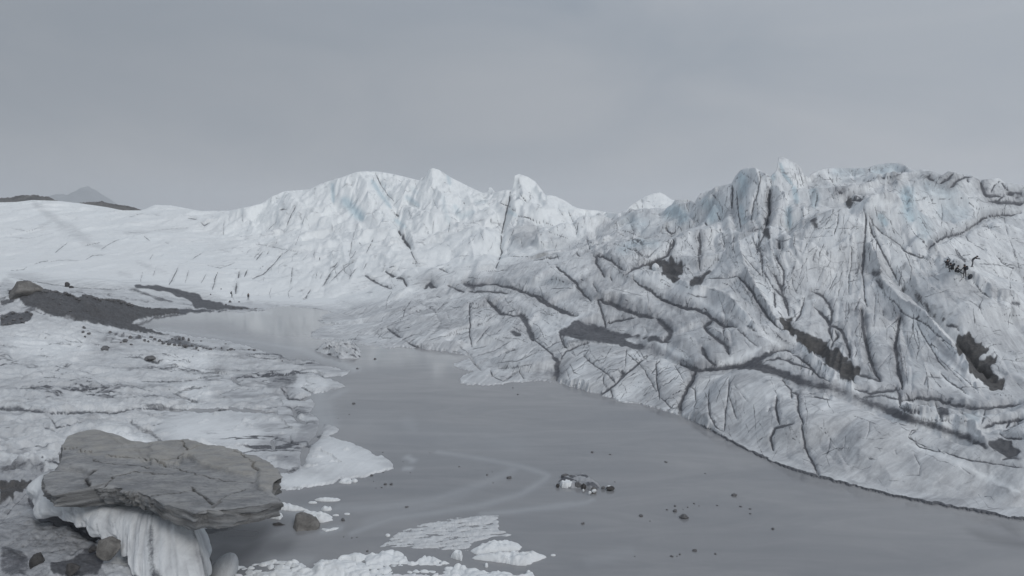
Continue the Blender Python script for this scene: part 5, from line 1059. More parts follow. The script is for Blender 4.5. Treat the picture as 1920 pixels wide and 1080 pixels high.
M_DARK = rock_material("dark_wet_rock", (.045, .044, .045), (.10, .096, .094), 1.6)
M_STONE = rock_material("grey_stone", (.10, .10, .106), (.20, .20, .205), 3.0)

def ridge(name, pts, dist, depth, mat, rough, seed, label, base=-5, top_noise=.06):
    """a long ridge whose skyline runs through the surveyed points, falling away on both sides"""
    p = np.array(densify(pts, 1.2), float); t, s = px2ts(p[:, 0], p[:, 1])
    z = CAM_H + s * dist; rows = np.linspace(-1, 1, 41)
    xx = t[:, None] * dist + 0 * rows[None]; yy = dist + depth * rows[None] + 0 * t[:, None]
    f = np.exp(-(np.abs(rows) * 1.9) ** 1.3)[None]
    edge = np.minimum(1, np.minimum(np.arange(len(t)), np.arange(len(t))[::-1]) / 4.0)[:, None]
    h = (z[:, None] - base) * f
    nz = fbm(xx / (depth * .22), yy / (depth * .22), seed, 5, .6, ridged=True)
    zz = base + h * edge + h * top_noise * 4 * nz * (1 - np.exp(-(rows[None] * 5) ** 2)) + h * top_noise * .35 * noise(xx / (depth * .04), yy / (depth * .04), seed + 9)
    n, m_ = zz.shape; ids = np.arange(n * m_).reshape(n, m_)
    q_ = np.stack([ids[:-1, :-1], ids[1:, :-1], ids[1:, 1:], ids[:-1, 1:]], -1).reshape(-1, 4)
    me = bpy.data.meshes.new(name); me.from_pydata(np.stack([xx, yy, zz], -1).reshape(-1, 3).tolist(), [], q_.tolist()); me.update()
    me.materials.append(mat)
    return tag(link(bpy.data.objects.new(name, me)), label, kind='structure')
MT = (0, 330, 7.385)
ridge("mountain", [(40,384)] + [(MT[0] + a / MT[2], MT[1] + b / MT[2]) for a, b in ((560,330),(690,300),(790,245),(880,250),(960,258),(1040,230),(1130,208),(1170,152),(1220,140),(1280,175),(1340,240),(1380,290),(1410,350))] + [(215,388),(260,398)], 4200, 900, M_MOUNT, .1, 301, "pale blue-grey rocky peak far away on the left horizon", -20)
ridge("rubble_hill", [(-500,374),(-300,366),(-120,372)] + full('Z1', [(0,214),(60,211),(95,201),(130,197),(165,199),(190,194),(240,206),(270,204),(300,222),(340,235),(420,250)]), 620, 45, M_RUBBLE, .1, 311, "dark rubble ridge along the skyline at the far left", 20)
ridge("rubble_hill", full('Z1', [(380,250),(450,240),(500,236),(560,234),(575,230),(600,241),(660,250),(720,258),(760,268),(800,283),(850,300)]), 545, 30, M_RUBBLE, .1, 312, "low dark rubble crest below the pale peak", 20)
me = bpy.data.meshes.new("ground"); R_ = 5000
bm = bmesh.new(); bmesh.ops.create_circle(bm, cap_ends=True, segments=64, radius=R_); bm.to_mesh(me); bm.free(); me.materials.append(M_FAR)
g_ = tag(link(bpy.data.objects.new("ground", me)), "wide snow plain around the glacier", kind='structure'); g_.location = (0, 0, -9)

# ------------------------------------------------------------------ rocks
def rock_mesh(name, mat, seed, cuts=11, sub=3, flat=1.0, rough=.10, level=.62):
    r = random.Random(seed)
    bm = bmesh.new(); bmesh.ops.create_icosphere(bm, subdivisions=sub, radius=1)
    pl = []
    for _ in range(cuts):
        v = Vector((r.gauss(0, 1), r.gauss(0, 1), r.gauss(0, 1))).normalized(); pl.append((v, r.uniform(level, level + .3)))
    P = np.array([v.co[:] for v in bm.verts])
    nz = noise(P[:, 0] * 2.1 + seed, P[:, 1] * 2.1 + P[:, 2] * 1.7, 401 + seed % 50); nz2 = noise(P[:, 0] * 6 + P[:, 2] * 4, P[:, 1] * 6 - P[:, 2] * 3, 402)
    for i, v in enumerate(bm.verts):
        for n, d in pl:
            k = v.co.dot(n) - d
            if k > 0: v.co -= n * k * .94
        v.co *= 1 + rough * nz[i] + rough * .4 * nz2[i]
        v.co.z *= flat
    for f in bm.faces: f.smooth = sub >= 4
    me = bpy.data.meshes.new(name); bm.to_mesh(me); bm.free(); me.materials.append(mat)
    return me
def outcrop_mesh(name, mat, seed):
    me = rock_mesh(name, mat, seed, 16, 4, 1, .10, .55)
    for v in me.vertices:
        z = max(v.co.z, 0); v.co.x = v.co.x * (1 - .72 * z) - .25 * z; v.co.y *= 1 - .6 * z; v.co.z *= 1.5
    return me
def put(name, me, loc, size, label=None, cat=None, group=None, rz=0.0, tilt=(0, 0)):
    o = link(bpy.data.objects.new(name, me)); o.location = loc; o.scale = size; o.rotation_euler = (tilt[0], tilt[1], rz)
    return tag(o, label, cat, group)
def mpp(y): return y / F                        # metres per picture pixel at distance y

# ------------------------------------------------------------------ the big slab boulder on its ice pedestal
SLAB_Z = 4.9
def plane_pt(st, pts, z): return [on_water(u, v, z) for u, v in full(st, pts)]
outl = plane_pt('S2', [(288,372),(330,345),(400,325),(415,270),(420,215),(450,165),(520,140),(600,128),(650,122),(700,145),(760,150),(870,190),(1000,207),(1080,203),(1140,192),(1250,195),(1330,215),(1400,230),(1560,255),(1640,283),(1700,290),(1780,320),(1830,360),(1870,428),(1820,462),(1800,500),(1850,515),(1870,545),(1790,560),(1700,575),(1560,592),(1430,598),(1380,592),(1300,622),(1240,600),(1100,560),(1030,530),(940,497),(800,462),(700,458),(600,420),(570,440),(470,475),(380,480),(310,450),(290,410)], SLAB_Z)
ctr = plane_pt('S2', [(1060, 390)], SLAB_Z)[0]
NA, NK, NS = 480, 90, 26
oxy = np.array([(p.x - ctr.x, p.y - ctr.y) for p in outl])
def ray_radius(oxy, ang):
    R = np.zeros(len(ang)); d = np.stack([np.cos(ang), np.sin(ang)], -1)
    for a, b in zip(oxy, np.roll(oxy, -1, 0)):
        e = b - a; den = d[:, 0] * e[1] - d[:, 1] * e[0]
        with np.errstate(divide='ignore', invalid='ignore'):
            t = (a[0] * e[1] - a[1] * e[0]) / den; k = (a[0] * d[:, 1] - a[1] * d[:, 0]) / den
        ok = (t > 0) & (k >= -1e-6) & (k <= 1 + 1e-6); R = np.where(ok & (t > R), t, R)
    return R
ang = np.linspace(0, 2 * math.pi, NA, endpoint=False)
rad = ray_radius(oxy, ang)
rad = rad * (1 + .012 * noise(ang * 9, ang * 0, 501) + .01 * noise(ang * 22, ang * 0, 502))
def in_poly(px, py, poly):
    ins = np.zeros(px.shape, bool); n = len(poly)
    for i in range(n):
        x0, y0 = poly[i].x, poly[i].y; x1, y1 = poly[(i + 1) % n].x, poly[(i + 1) % n].y
        if y0 == y1: continue
        ins ^= ((y0 > py) != (y1 > py)) & (px < (x1 - x0) * (py - y0) / (y1 - y0) + x0)
    return ins
def near_line(px, py, pts):
    d = np.full(px.shape, 9.0)
    for a, b in zip(pts[:-1], pts[1:]):
        ex, ey = b.x - a.x, b.y - a.y; k = np.clip(((px - a.x) * ex + (py - a.y) * ey) / (ex * ex + ey * ey), 0, 1)
        d = np.minimum(d, np.hypot(px - a.x - k * ex, py - a.y - k * ey))
    return d
fk = np.linspace(0, 1, NK) ** .85; fk[0] = .002
tx = ctr.x + fk[:, None] * (rad * np.cos(ang))[None]; ty = ctr.y + fk[:, None] * (rad * np.sin(ang))[None]
ledge1 = plane_pt('S2', [(1000,312),(1200,314),(1212,290),(1245,265),(1330,312),(1480,346),(1560,376),(1690,380),(1698,338),(1720,390),(1700,430),(1770,480),(1900,440),(1850,330),(1700,260),(1560,230),(1250,170),(1000,180)], SLAB_Z + .2)
ledge2 = plane_pt('S2', [(400,240),(480,235),(600,268),(700,285),(850,290),(1000,312),(1000,170),(870,160),(650,95),(420,120)], SLAB_Z + .1)
ledge3 = plane_pt('S2', [(250,380),(340,330),(420,330),(560,360),(600,370),(575,410),(560,460),(460,500),(300,500)], SLAB_Z)
tz = SLAB_Z + .10 * fbm(tx / 2.2, ty / 1.4, 511, 4) + .05 * fbm(tx / .5, ty / .35, 515, 3) - .035 * (ctr.y - ty)
wxx = tx + .16 * noise(tx / .6, ty / .6, 521) + .05 * noise(tx / .15, ty / .15, 523); wyy = ty + .16 * noise(tx / .6, ty / .6, 522) + .05 * noise(tx / .15, ty / .15, 524)
def soft(m, n):
    m = m.astype(float)
    for _ in range(n):
        m = (np.roll(m, 1, 1) + 2 * m + np.roll(m, -1, 1)) / 4; m[1:-1] = (m[:-2] + 2 * m[1:-1] + m[2:]) / 4
    return m
tz = tz + .24 * soft(in_poly(wxx, wyy, ledge1), 3) + .13 * soft(in_poly(wxx, wyy, ledge2), 5) - .20 * soft(in_poly(wxx, wyy, ledge3), 3)
ck = np.zeros(tx.shape)
for w_, pts in ((.035, [(700,458),(760,400),(900,372),(1100,392)]), (.03, [(930,300),(1180,360),(1500,430),(1700,440)]), (.03, [(1000,520),(1200,500),(1300,470)]), (.03, [(620,300),(800,330),(1000,350)]), (.03, [(1430,590),(1500,520),(1640,480)]), (.07, [(612,365),(585,400),(575,470),(572,540)]), (.045, [(1280,460),(1340,512),(1420,572)]), (.04, [(1200,205),(1235,230),(1250,270)]), (.025, [(1545,250),(1640,310),(1695,345)]), (.05, [(1210,290),(1190,318),(1080,322)]), (.03, [(1250,270),(1340,240),(1450,235)]), (.03, [(450,235),(520,245),(600,268)]), (.03, [(700,290),(900,300)]), (.06, [(1690,340),(1700,380)])):
    d = near_line(wxx, wyy, plane_pt('S2', pts, SLAB_Z)); g = np.exp(-(d / w_) ** 2); tz = tz - .16 * g; ck = np.maximum(ck, g)
tz = tz - .07 * fk[:, None] ** 20
# the broken sides: beds of rock that step in and out
sk = np.linspace(0, 1, NS)[1:]
thick = 1.02 + .13 * noise(ang * 3, ang * 0, 531) + .07 * noise(ang * 11, ang * 0, 532) - .22 * np.clip(-np.cos(ang), 0, 1) ** 2
A2_, S2_ = np.meshgrid(ang, sk, indexing='xy')
prof = .06 * np.sin(S2_ * math.pi) - .75 * sm(.70, 1.0, S2_) - .10 * S2_
arc = A2_ * 5.2
beds = .13 * noise(arc / 2.2, S2_ * 6 + .5 * np.sin(arc), 541) + .22 * facets(arc / 1.1, S2_ * 2.4 + arc * .1, 542, 20)[0] + .14 * facets(arc / .4, S2_ * 4, 543, 20)[0] + .05 * noise(arc / .2, S2_ * 6, 546)
rr = rad[None] + prof + beds * (1 - .3 * S2_)
sx = ctr.x + rr * np.cos(A2_); sy = ctr.y + rr * np.sin(A2_); sz = tz[-1][None] - S2_ * thick[None] + .03 * noise(arc / .4, S2_ * 5, 544)
vx = np.concatenate([tx, sx]); vy = np.concatenate([ty, sy]); vz = np.concatenate([tz, sz]); nr2 = vx.shape[0]
ckf = np.concatenate([ck, np.clip(.42 * sm(0, .12, S2_) + .45 * noise(arc / .7, S2_ * 5, 545), 0, .8)])
tan = np.concatenate([.75 * in_poly(wxx, wyy, ledge1) + .75 * in_poly(wxx, wyy, ledge2) * 1.0, 0 * S2_ + .05]) * .62
tan = np.clip(tan * (1 + .7 * noise(vx / .9, vy / .5, 547)) + .22 * np.clip(noise(vx / 1.8, vy / .8, 548), 0, 1), 0, 1)
verts = np.stack([vx - ctr.x, vy - ctr.y, vz - SLAB_Z], -1).reshape(-1, 3).tolist()
faces = []
for k in range(nr2 - 1):
    for i in range(NA):
        j = (i + 1) % NA; faces.append((k * NA + i, (k + 1) * NA + i, (k + 1) * NA + j, k * NA + j))
b_i = len(verts); verts.append((0, 0, -1.3)); t_i = len(verts); verts.append((0, 0, float(tz[0].mean() - SLAB_Z)))
for i in range(NA):
    j = (i + 1) % NA; faces.append(((nr2 - 1) * NA + i, b_i, (nr2 - 1) * NA + j)); faces.append((i, j, t_i))
def attr_mesh(name, verts, faces, mat, dirt_=None, film_=None, smooth=True, tint_=None):
    me = bpy.data.meshes.new(name); me.from_pydata(verts, [], faces); me.update()
    n = len(verts)
    for nm, chans in (("silt", (dirt_, film_, None)), ("tint", (None, None, tint_))):
        a = me.color_attributes.new(nm, 'FLOAT_COLOR', 'POINT'); arr = np.zeros((n, 4), np.float32); arr[:, 3] = 1
        for i_, c_ in enumerate(chans):
            if c_ is not None: arr[:len(c_), i_] = c_
        a.data.foreach_set("color", arr.ravel())
    for p in me.polygons: p.use_smooth = smooth
    me.materials.append(mat)
    bm = bmesh.new(); bm.from_mesh(me); bmesh.ops.recalc_face_normals(bm, faces=bm.faces); bm.to_mesh(me); bm.free()
    return me
me = attr_mesh("slab_boulder", verts, faces, M_SLAB, ckf.ravel(), tan.ravel(), False)
slab = link(bpy.data.objects.new("slab_boulder", me)); slab.location = (ctr.x, ctr.y, SLAB_Z)
tag(slab, "huge flat tan-grey rock slab perched on a fluted ice pedestal", "boulder")

# fluted ice skirt under the slab
PED = [((295,320),(185,530),39.6,38.8),((298,455),(262,660),37.7,37.0),((430,535),(450,697),36.9,36.0),((560,572),(540,738),36.1,35.2),((680,592),(650,812),35.5,34.3),((780,628),(810,860),35.1,33.7),((900,640),(850,960),34.7,32.6),((960,652),(930,1100),34.5,31.6),((1030,662),(1050,1150),34.3,31.1),((1160,682),(1220,1160),34.1,30.9),((1272,700),(1385,1160),34.2,31.2),((1296,708),(1400,1040),36.2,34.8),((1330,700),(1385,900),39,37.6)]
NP_, NV_ = 360, 44
pk = np.linspace(0, 1, len(PED)); pp_ = np.linspace(0, 1, NP_)
tops = np.array([full('S2', [a[0]])[0] + (a[2],) for a in PED]); bots = np.array([full('S2', [a[1]])[0] + (a[3],) for a in PED])
TP = np.array([np.interp(pp_, pk, tops[:, i]) for i in range(3)]); BT = np.array([np.interp(pp_, pk, bots[:, i]) for i in range(3)])
BT[0] += 3.5 * noise(pp_ * 34, pp_ * 0, 551); BT[1] += 3.0 * noise(pp_ * 30, pp_ * 0, 552) + 12 * (np.abs(noise(pp_ * 13 + .5, pp_ * 0 + .7, 553)) - .3)
def w3(A): t, s = px2ts(A[0], A[1]); return np.stack([t * A[2], A[2], CAM_H + s * A[2]], -1)
wt, wb = w3(TP), w3(BT)
wt[:, 2] = np.minimum(wt[:, 2], SLAB_Z - 1.0)
rows_, dr_, fl_ = [], [], []
fq = np.linspace(0, 1, NV_)
shape_ = np.clip(fq, 0, 1)
fl = 2.4 * np.abs(noise(pp_[:, None] * 13 + .5 * fq[None], fq[None] * .7, 553)) + .9 * np.abs(noise(pp_[:, None] * 31, fq[None] * 1.4, 554)) - .9
fl2 = fbm(pp_[:, None] * 50, fq[None] * 5, 556, 2)
base_ = wt[:, None] * (1 - shape_[None, :, None]) + wb[:, None] * shape_[None, :, None]
out_d = np.stack([np.interp(pp_, [0, .15, .75, .85, 1], [-.75, -.4, .1, .8, 1]), np.interp(pp_, [0, .15, .75, .85, 1], [-.6, -.9, -1, -.5, .1]), 0 * pp_], -1)
bul = (.26 * np.sin(math.pi * np.clip(fq, 0, 1)) ** .8)[None] + .17 * fl * (.30 + .70 * fq[None]) + .05 * fl2
surf = base_ + out_d[:, None] * bul[..., None]
back0 = surf[:, :1] - out_d[:, None] * 1.6
und1 = surf[:, -1:] - out_d[:, None] * .35 + np.array([0, 0, -.10]); und2 = surf[:, -1:] - out_d[:, None] * .9 + np.array([0, 0, -.5]); und3 = surf[:, -1:] - out_d[:, None] * 1.2 + np.array([0, 0, -3.0])
full_ = np.concatenate([back0, surf, und1, und2, und3], 1); npv, nvv = full_.shape[:2]
film_ = np.zeros((npv, nvv)); film_[:, 1:1 + NV_] = .34 + .30 * fbm(pp_[:, None] * 9, fq[None] * 2.5, 558, 4) + .55 * np.clip(-fl - .15, 0, 1) + .3 * np.exp(-(fq / .10) ** 2)[None]  # greyer in the grooves and along the top edge
dirt_ = np.zeros((npv, nvv)); dirt_[:, 1 + NV_:] = .9; dirt_[:, 0] = .8  # lip underside and back edge set dark
for pc, wd, amt in ((.645, .030, .66), (.24, .012, .35), (.33, .007, .4), (.395, .006, .45), (.47, .008, .3), (.535, .006, .35), (.83, .02, .5)):
    dirt_[:, 1:1 + NV_] = np.maximum(dirt_[:, 1:1 + NV_], amt * np.exp(-((pp_[:, None] - pc - .02 * fq[None] + .006 * noise(fq * 3 + pc * 40, fq * 0, 557)[None]) / wd) ** 2) * (.6 + .4 * fq[None]))
ids = np.arange(npv * nvv).reshape(npv, nvv)
q_ = np.stack([ids[:-1, :-1], ids[:-1, 1:], ids[1:, 1:], ids[1:, :-1]], -1).reshape(-1, 4).tolist()
org = np.array([ctr.x, ctr.y, 2.0])
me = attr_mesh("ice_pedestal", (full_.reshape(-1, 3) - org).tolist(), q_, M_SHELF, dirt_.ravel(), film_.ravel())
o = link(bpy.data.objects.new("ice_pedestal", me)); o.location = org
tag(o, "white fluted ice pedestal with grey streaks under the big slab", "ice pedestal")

# loose rocks about the slab; the dark one beside it stands in for a cavity
for seed, (u0, v0, u1, v1), y, mat, lab in ((21, (534,960,602,1021), 41.6, M_BROWN, "angular brown-grey rock in the water right of the big slab"), (22, (501,970,540,1020), 41.9, M_DARK, "dark rock shape in place of the cavity between the big slab and the angular rock"),
        (23, (180,1002,228,1050), 32.9, M_BROWN, "rounded olive-grey rock below the edge of the fluted ice"), (24, (52,1036,86,1073), 31.8, M_DARK, "dark rounded rock at the lower left corner of the ice"), (25, (118,1050,152,1082), 31.2, M_DARK, "dark rock half sunk in dirt between two rounded rocks"), (26, (162,1022,186,1038), 33.4, M_DARK, "small dark rock touching the olive-grey rock")):
    c = place((u0 + u1) / 2, (v0 + v1) / 2, y); k = mpp(y)
    put("rock", rock_mesh("rock", mat, seed, 16, 4, 1, .08, .5), c, ((u1 - u0) * k * .56, (u1 - u0) * k * .46, (v1 - v0) * k * .52), lab, "rock", None, seed * .7)
bm = bmesh.new(); bmesh.ops.create_icosphere(bm, subdivisions=4, radius=1); bmv = [v.co[:] for v in bm.verts]; bmf = [tuple(v.index for v in f.verts) for f in bm.faces]; bm.free()
bmv = [(x * (1 + .15 * z) + .25 * z, y, z * (.8 + .2 * x)) for x, y, z in bmv]
me = attr_mesh("ice_mound", bmv, bmf, M_SHELF, None, np.full(len(bmv), .62))
c = place(408, 1050, 35.6); put("ice_mound", me, (c.x, c.y + .4, -.35), (.62, 1.5, 1.35), "smooth dull grey ice mound in the dark hollow under the slab", "ice mound", None, .35, (.1, .3))

# ------------------------------------------------------------------ ice floes
def floe_mesh(name, pts, h, seed, mat=None, dirt_amt=0.0, ridge_amt=0.0, film_amt=.10):
    w = [on_water(u, v, .0) for u, v in pts]; cx = sum(p.x for p in w) / len(w); cy = sum(p.y for p in w) / len(w)
    ox = np.array([(p.x - cx, p.y - cy) for p in w]); an = np.linspace(0, 2 * math.pi, 110, endpoint=False); r = ray_radius(ox, an)
    r = r * (1 + .07 * noise(an * 5, an * 0 + seed, 601) + .04 * noise(an * 13, an * 0 + seed, 602))
    f = np.linspace(0, 1, 20) ** .8; f[0] = .01
    x = f[:, None] * (r * np.cos(an))[None]; y = f[:, None] * (r * np.sin(an))[None]
    e = (1 - f[:, None] ** 5)
    z = h * e * (.62 + .45 * fbm((x + cx) / .8, (y + cy) / .8, 603 + seed, 3) + .25 * noise((x + cx) / .25, (y + cy) / .25, 607)) + h * ridge_amt * e * (1 - 2 * np.abs(noise((x + cx) / 1.6 + .4 * y, (y + cy) / 2.4, 608)))
    z = np.maximum(z, .0) * (1 - f[:, None] ** 12) + .02; z[-1] = -.15
    d = np.clip(dirt_amt * (1.4 * fbm((x * .8 + y) / .7, (y - x * .5) / 2.0, 609 + seed, 3) + .2), 0, 1) if dirt_amt else np.zeros(z.shape)
    vs = np.stack([x, y, z], -1).reshape(-1, 3).tolist(); n = len(an); fc = []
    for k in range(len(f) - 1):
        for i in range(n): fc.append((k * n + i, (k + 1) * n + i, (k + 1) * n + (i + 1) % n, k * n + (i + 1) % n))
    fc.append(tuple(range(n)))
    return attr_mesh(name, vs, fc, mat or M_SHELF, d.ravel(), np.full(z.size, film_amt)), (cx, cy)
def ell(cx, cy, w, h, n=18, lean=0): return [(cx + w / 2 * math.cos(a), cy + h / 2 * math.sin(a) + lean * w / 2 * math.cos(a)) for a in [2 * math.pi * i / n for i in range(n)]]
FLOES = [
 ('A3', [(1165,395),(1230,360),(1340,330),(1460,318),(1540,335),(1580,350),(1570,385),(1480,395),(1340,415),(1220,420)], .42, "long white floe lying just above the lowest floe on the near water"),
 ('A3', [(1170,450),(1215,430),(1300,440),(1380,425),(1480,412),(1560,410),(1615,440),(1690,425),(1750,418),(1785,440),(1700,470),(1620,505),(1540,505),(1440,485),(1320,470)], .42, "longest white floe, ragged, with a pointed right-hand tail"),
 ('A3', [(1020,440),(1060,420),(1095,410),(1118,430),(1112,468),(1060,455)], .45, "small wedge of white ice between the brash and the longest floe"),
 ('A3', ell(1302,509,30,20), .2, "tiny white ice lump below the longest floe"), ('A3', ell(1632,575,44,24), .3, "small white ice lump at the bottom edge of the lake"), ('A3', ell(1825,424,40,12), .08, "thin pale ice scrap off the tail of the longest floe"),
 ('A3', ell(530,268,40,20), .1, "thin pale ice scrap left of the streaky slush"),
 ('S3', [(250,585),(310,562),(370,570),(420,588),(475,592),(478,615),(420,630),(330,630),(290,615)], .38, "bright white floe behind the angular brown-grey rock"),
 ('S3', ell(445,489,165,20), .2, "long thin white floe nearest the big white ice tongue"), ('S3', ell(352,507,58,9), .1, "sliver of ice left of the long thin floe"), ('S3', ell(438,547,70,20), .25, "small oval white floe above the bright floe"),
 ('S3', [(100,545),(130,510),(200,520),(260,545),(340,552),(230,558)], .28, "pointed white floe beside the right end of the slab"), ('S3', [(75,600),(90,568),(130,562),(170,590),(150,612)], .4, "white ice lump at the slab's right foot"),
 ('S3', ell(565,576,38,10), .08, "thin ice scrap right of the small oval floe"), ('S3', ell(495,584,42,8), .08, "thin ice scrap touching the bright floe's right end"), ('S3', [(512,382),(530,362),(580,358),(598,370),(590,388),(540,388)], .25, "small white ice cake in front of the big white ice tongue"),
 ('S3', ell(612,370,40,20), .18, "grey translucent ice cake beside the small white cake"), ('S3', [(402,670),(440,675),(520,660),(500,672),(430,686)], .1, "curved sliver of ice right of the angular rock"),
]
for i, (st, pts, h, lab) in enumerate(FLOES):
    me, (cx, cy) = floe_mesh("ice_floe", full(st, pts), h, 10 + i)
    put("ice_floe", me, (cx, cy, 0), (1, 1, 1), lab, "ice floe", "ice floes on the lake")
me, (cx, cy) = floe_mesh("ice_hummock", full('A4', [(1385,470),(1440,455),(1530,420),(1620,405),(1720,415),(1795,445),(1818,520),(1780,538),(1640,545),(1540,512),(1450,490)]), 1.0, 40, None, .95, .5, .45)
put("ice_hummock", me, (cx, cy, 0), (1, 1, 1), "dirt-striped ice hummock in the narrows between shelf and glacier", "ice hummock")
# dirty raft of ice and stones in mid lake
me, (cx, cy) = floe_mesh("dirty_ice_raft", full('A5', [(300,560),(360,470),(420,420),(560,440),(700,400),(840,380),(960,400),(1060,480),(1200,560),(1260,620),(1230,690),(1120,730),(1000,700),(860,680),(760,670),(560,670),(380,640)]), .30, 41, None, 1.3, .6, 1.0)
put("dirty_ice_raft", me, (cx, cy, 0), (1, 1, 1), "low raft of dirty ice and grit in the middle of the lake", "ice raft")
me, (cx, cy) = floe_mesh("ice_cake", full('A5', [(345,610),(420,570),(500,545),(590,560),(670,620),(620,660),(500,665),(400,650)]), .42, 42)
put("ice_cake", me, (cx, cy, .06), (1, 1, 1), "bright white ice cake at the left front of the dirty raft", "ice cake")
for i, (u, v, w, h, m_, lab) in enumerate(((480,360,180,110,M_STONE,"large grey stone at the back left of the dirty ice raft"),(620,390,110,70,M_STONE,"grey stone beside the larger one behind the dirty raft"),(760,560,180,110,M_STONE,"grey stone in the middle of the dirty raft"),(900,600,120,110,M_DARK,"dark stone right of the middle of the dirty raft"),(1110,690,190,110,M_BROWN,"round brown stone at the right front of the dirty raft"),(1480,645,200,60,M_DARK,"long dark stone trailing right of the dirty raft"),(310,590,80,60,M_DARK,"dark stone at the left tip of the dirty raft"),(1330,640,90,50,M_STONE,"small grey stone between raft and long dark stone"))):
    uu, vv = full('A5', [(u, v + h * .4)])[0]; c = on_water(uu, vv, .1); k = mpp(c.y) / 12
    put("raft_stone", rock_mesh("raft_stone", m_, 60 + i, 10, 3, 1, .12), (c.x, c.y, .12), (w * k * .55, w * k * .55, h * k * .75), lab, "stone", "stones of the dirty ice raft", i * 1.1)
for i, (u, v, w, h, lab) in enumerate(((1130,715,110,60,"white ice lump on the right front of the dirty raft"),(1030,750,80,50,"small white ice lump at the very front of the dirty raft"),(885,700,50,45,"tiny white ice lump at the middle front of the dirty raft"),(1470,610,90,30,"thin pale ice lump on the long dark stone"))):
    uu, vv = full('A5', [(u, v)])[0]; c = on_water(uu, vv, .25); k = mpp(c.y) / 12
    put("ice_lump", rock_mesh("ice_lump", M_SHELF, 75 + i, 7, 3, 1, .12), (c.x, c.y, .22), (w * k * .55, w * k * .5, h * k * .7), lab, "ice lump", "ice lumps of the dirty raft", i * .9)

# ------------------------------------------------------------------ stones in the lake
STONE_MESH = [rock_mesh("stone", M_STONE, 90 + i, 10, 2, 1, .12) for i in range(6)]
LAKE = [
 ('S4', "group of dark stones standing out of the lake below the right bank's mid reflections", None, [(962,596,22),(1078,593,11),(1112,578,17),(1157,552,22),(1193,568,13)]),
 ('S4', "flat dark stone in a loose row off the right bank", None, [(1323,565,24),(1492,573,30),(1560,590,25),(1562,625,26)]),
 ('S4', "dark stone at the near bottom of the lake", None, [(997,932,32),(1055,918,24),(1162,892,45),(1310,915,26),(1035,930,14),(730,932,14)]),
 ('S3', "tiny dark stone off the tip of the big white ice tongue", None, [(717,335,28),(730,370,10),(780,410,16),(745,412,9),(790,315,14),(787,190,12),(913,247,9),(958,317,11)]),
 ('S3', "tiny dark stone in the water between the angular rock and the slush", None, [(595,722,15),(627,718,11),(545,715,11),(690,805,22)]),
 ('S3', "tiny dark speck of stone in the open middle of the lake", None, [(1080,194,10),(1262,280,14),(1467,312,9),(1472,380,11)]),
 ('Z5', "tiny dark stone off the ice shelf by the narrows", None, [(285,890,9),(222,912,8)]),
 ('Z5', "faint dark stone in front of the low ice point", None, [(1232,777,14),(1205,740,13)]),
 ('S4', "stray small stone in the lake right of the dirty raft", None, [(587,396,13),(1237,335,15),(840,678,14)]),
]
SINGLE = [
 ('S4',425,183,29,"round dark stone above the dirty raft, the left of two"),('S4',553,198,26,"flatter dark stone above the dirty raft, the right of two"),('S4',955,253,32,"flat sliver of stone on the open lake right of the raft"),('S4',357,697,36,"lone stone with a pale top in front of the dirty raft"),
 ('S4',775,642,40,"stone left of the cluster off the right bank"),('S4',1022,607,46,"dark stone just behind the largest lake stone"),('S4',1083,655,84,"largest lake stone, pale-topped, with its reflection below"),('S4',1020,570,28,"icy grey lump at the back of the stone cluster"),('S4',1447,495,52,"bent dark stone over the pale reflections near the bank"),('S4',1725,735,36,"lone dark stone near the lake's right side"),
 ('S3',1570,350,42,"largest stone between the ice tongue and the dirty raft"),('S3',1434,332,20,"small stone left of the largest mid-lake stone"),('S3',803,390,28,"left stone of a touching pair off the ice tongue"),('S3',840,390,32,"right stone of a touching pair off the ice tongue"),('S3',935,530,30,"flat stone above the streaky slush"),('S3',540,612,40,"stone with a scrap of ice right of the bright white floe"),
 ('Z5',430,578,22,"round dark stone in the narrows, the farther of two"),('Z5',330,632,18,"round dark stone in the narrows, the nearer of two"),('Z5',310,829,32,"flat dark stone close off the ice shelf's edge"),
]
def lake_stone(st, u, v, w, lab, grp, i):
    uu, vv = full(st, [(u, v)])[0]; c = on_water(uu, vv + .8, 0); k = mpp(c.y) / SETS[st][2]
    q = w * k * .44; flat = .42 if "flat" in lab or "sliver" in lab else .62
    put("stone", STONE_MESH[i % 6], (c.x, c.y, q * flat * .35), (q, q * .8, q * flat), lab, "stone", grp, i * 1.7)
n_ = 0
for st, lab, g, items in LAKE:
    for (u, v, w) in items: lake_stone(st, u, v, w, lab, "stones in the lake", n_); n_ += 1
for st, u, v, w, lab in SINGLE: lake_stone(st, u, v, w, lab, "stones in the lake", n_); n_ += 1

# stones and rocks lying on the ice
def ground_stone(st, u, v, w, h, lab, grp, i, name="stone", me=None, sinkk=.3):
    uu, vv = full(st, [(u, v + h * .35)])[0]; g = ground(uu, vv)
    if g is None: return
    k = mpp(g.y) / SETS[st][2]
    put(name, me or STONE_MESH[i % 6], (g.x, g.y, g.z + h * k * sinkk), (w * k * .56, w * k * .5, h * k * .62), lab, "stone" if name == "stone" else "boulder", grp, i * 1.3)
_t = [(u, v + random.uniform(-6, 6), random.uniform(24, 52), random.uniform(18, 36)) for u, v in densify([(450,262),(560,268),(590,262),(640,288),(700,280),(840,345),(880,305),(960,315),(1060,350),(1250,355),(1400,408)], 34)]
_t += [(random.uniform(430, 1000), 0, random.uniform(14, 30), random.uniform(10, 18)) for _ in range(12)]
_t = [(u, v if v else 285 + (u - 430) * .16 + random.uniform(20, 190) * (1 - (u - 430) / 1500), w, h) for u, v, w, h in _t]
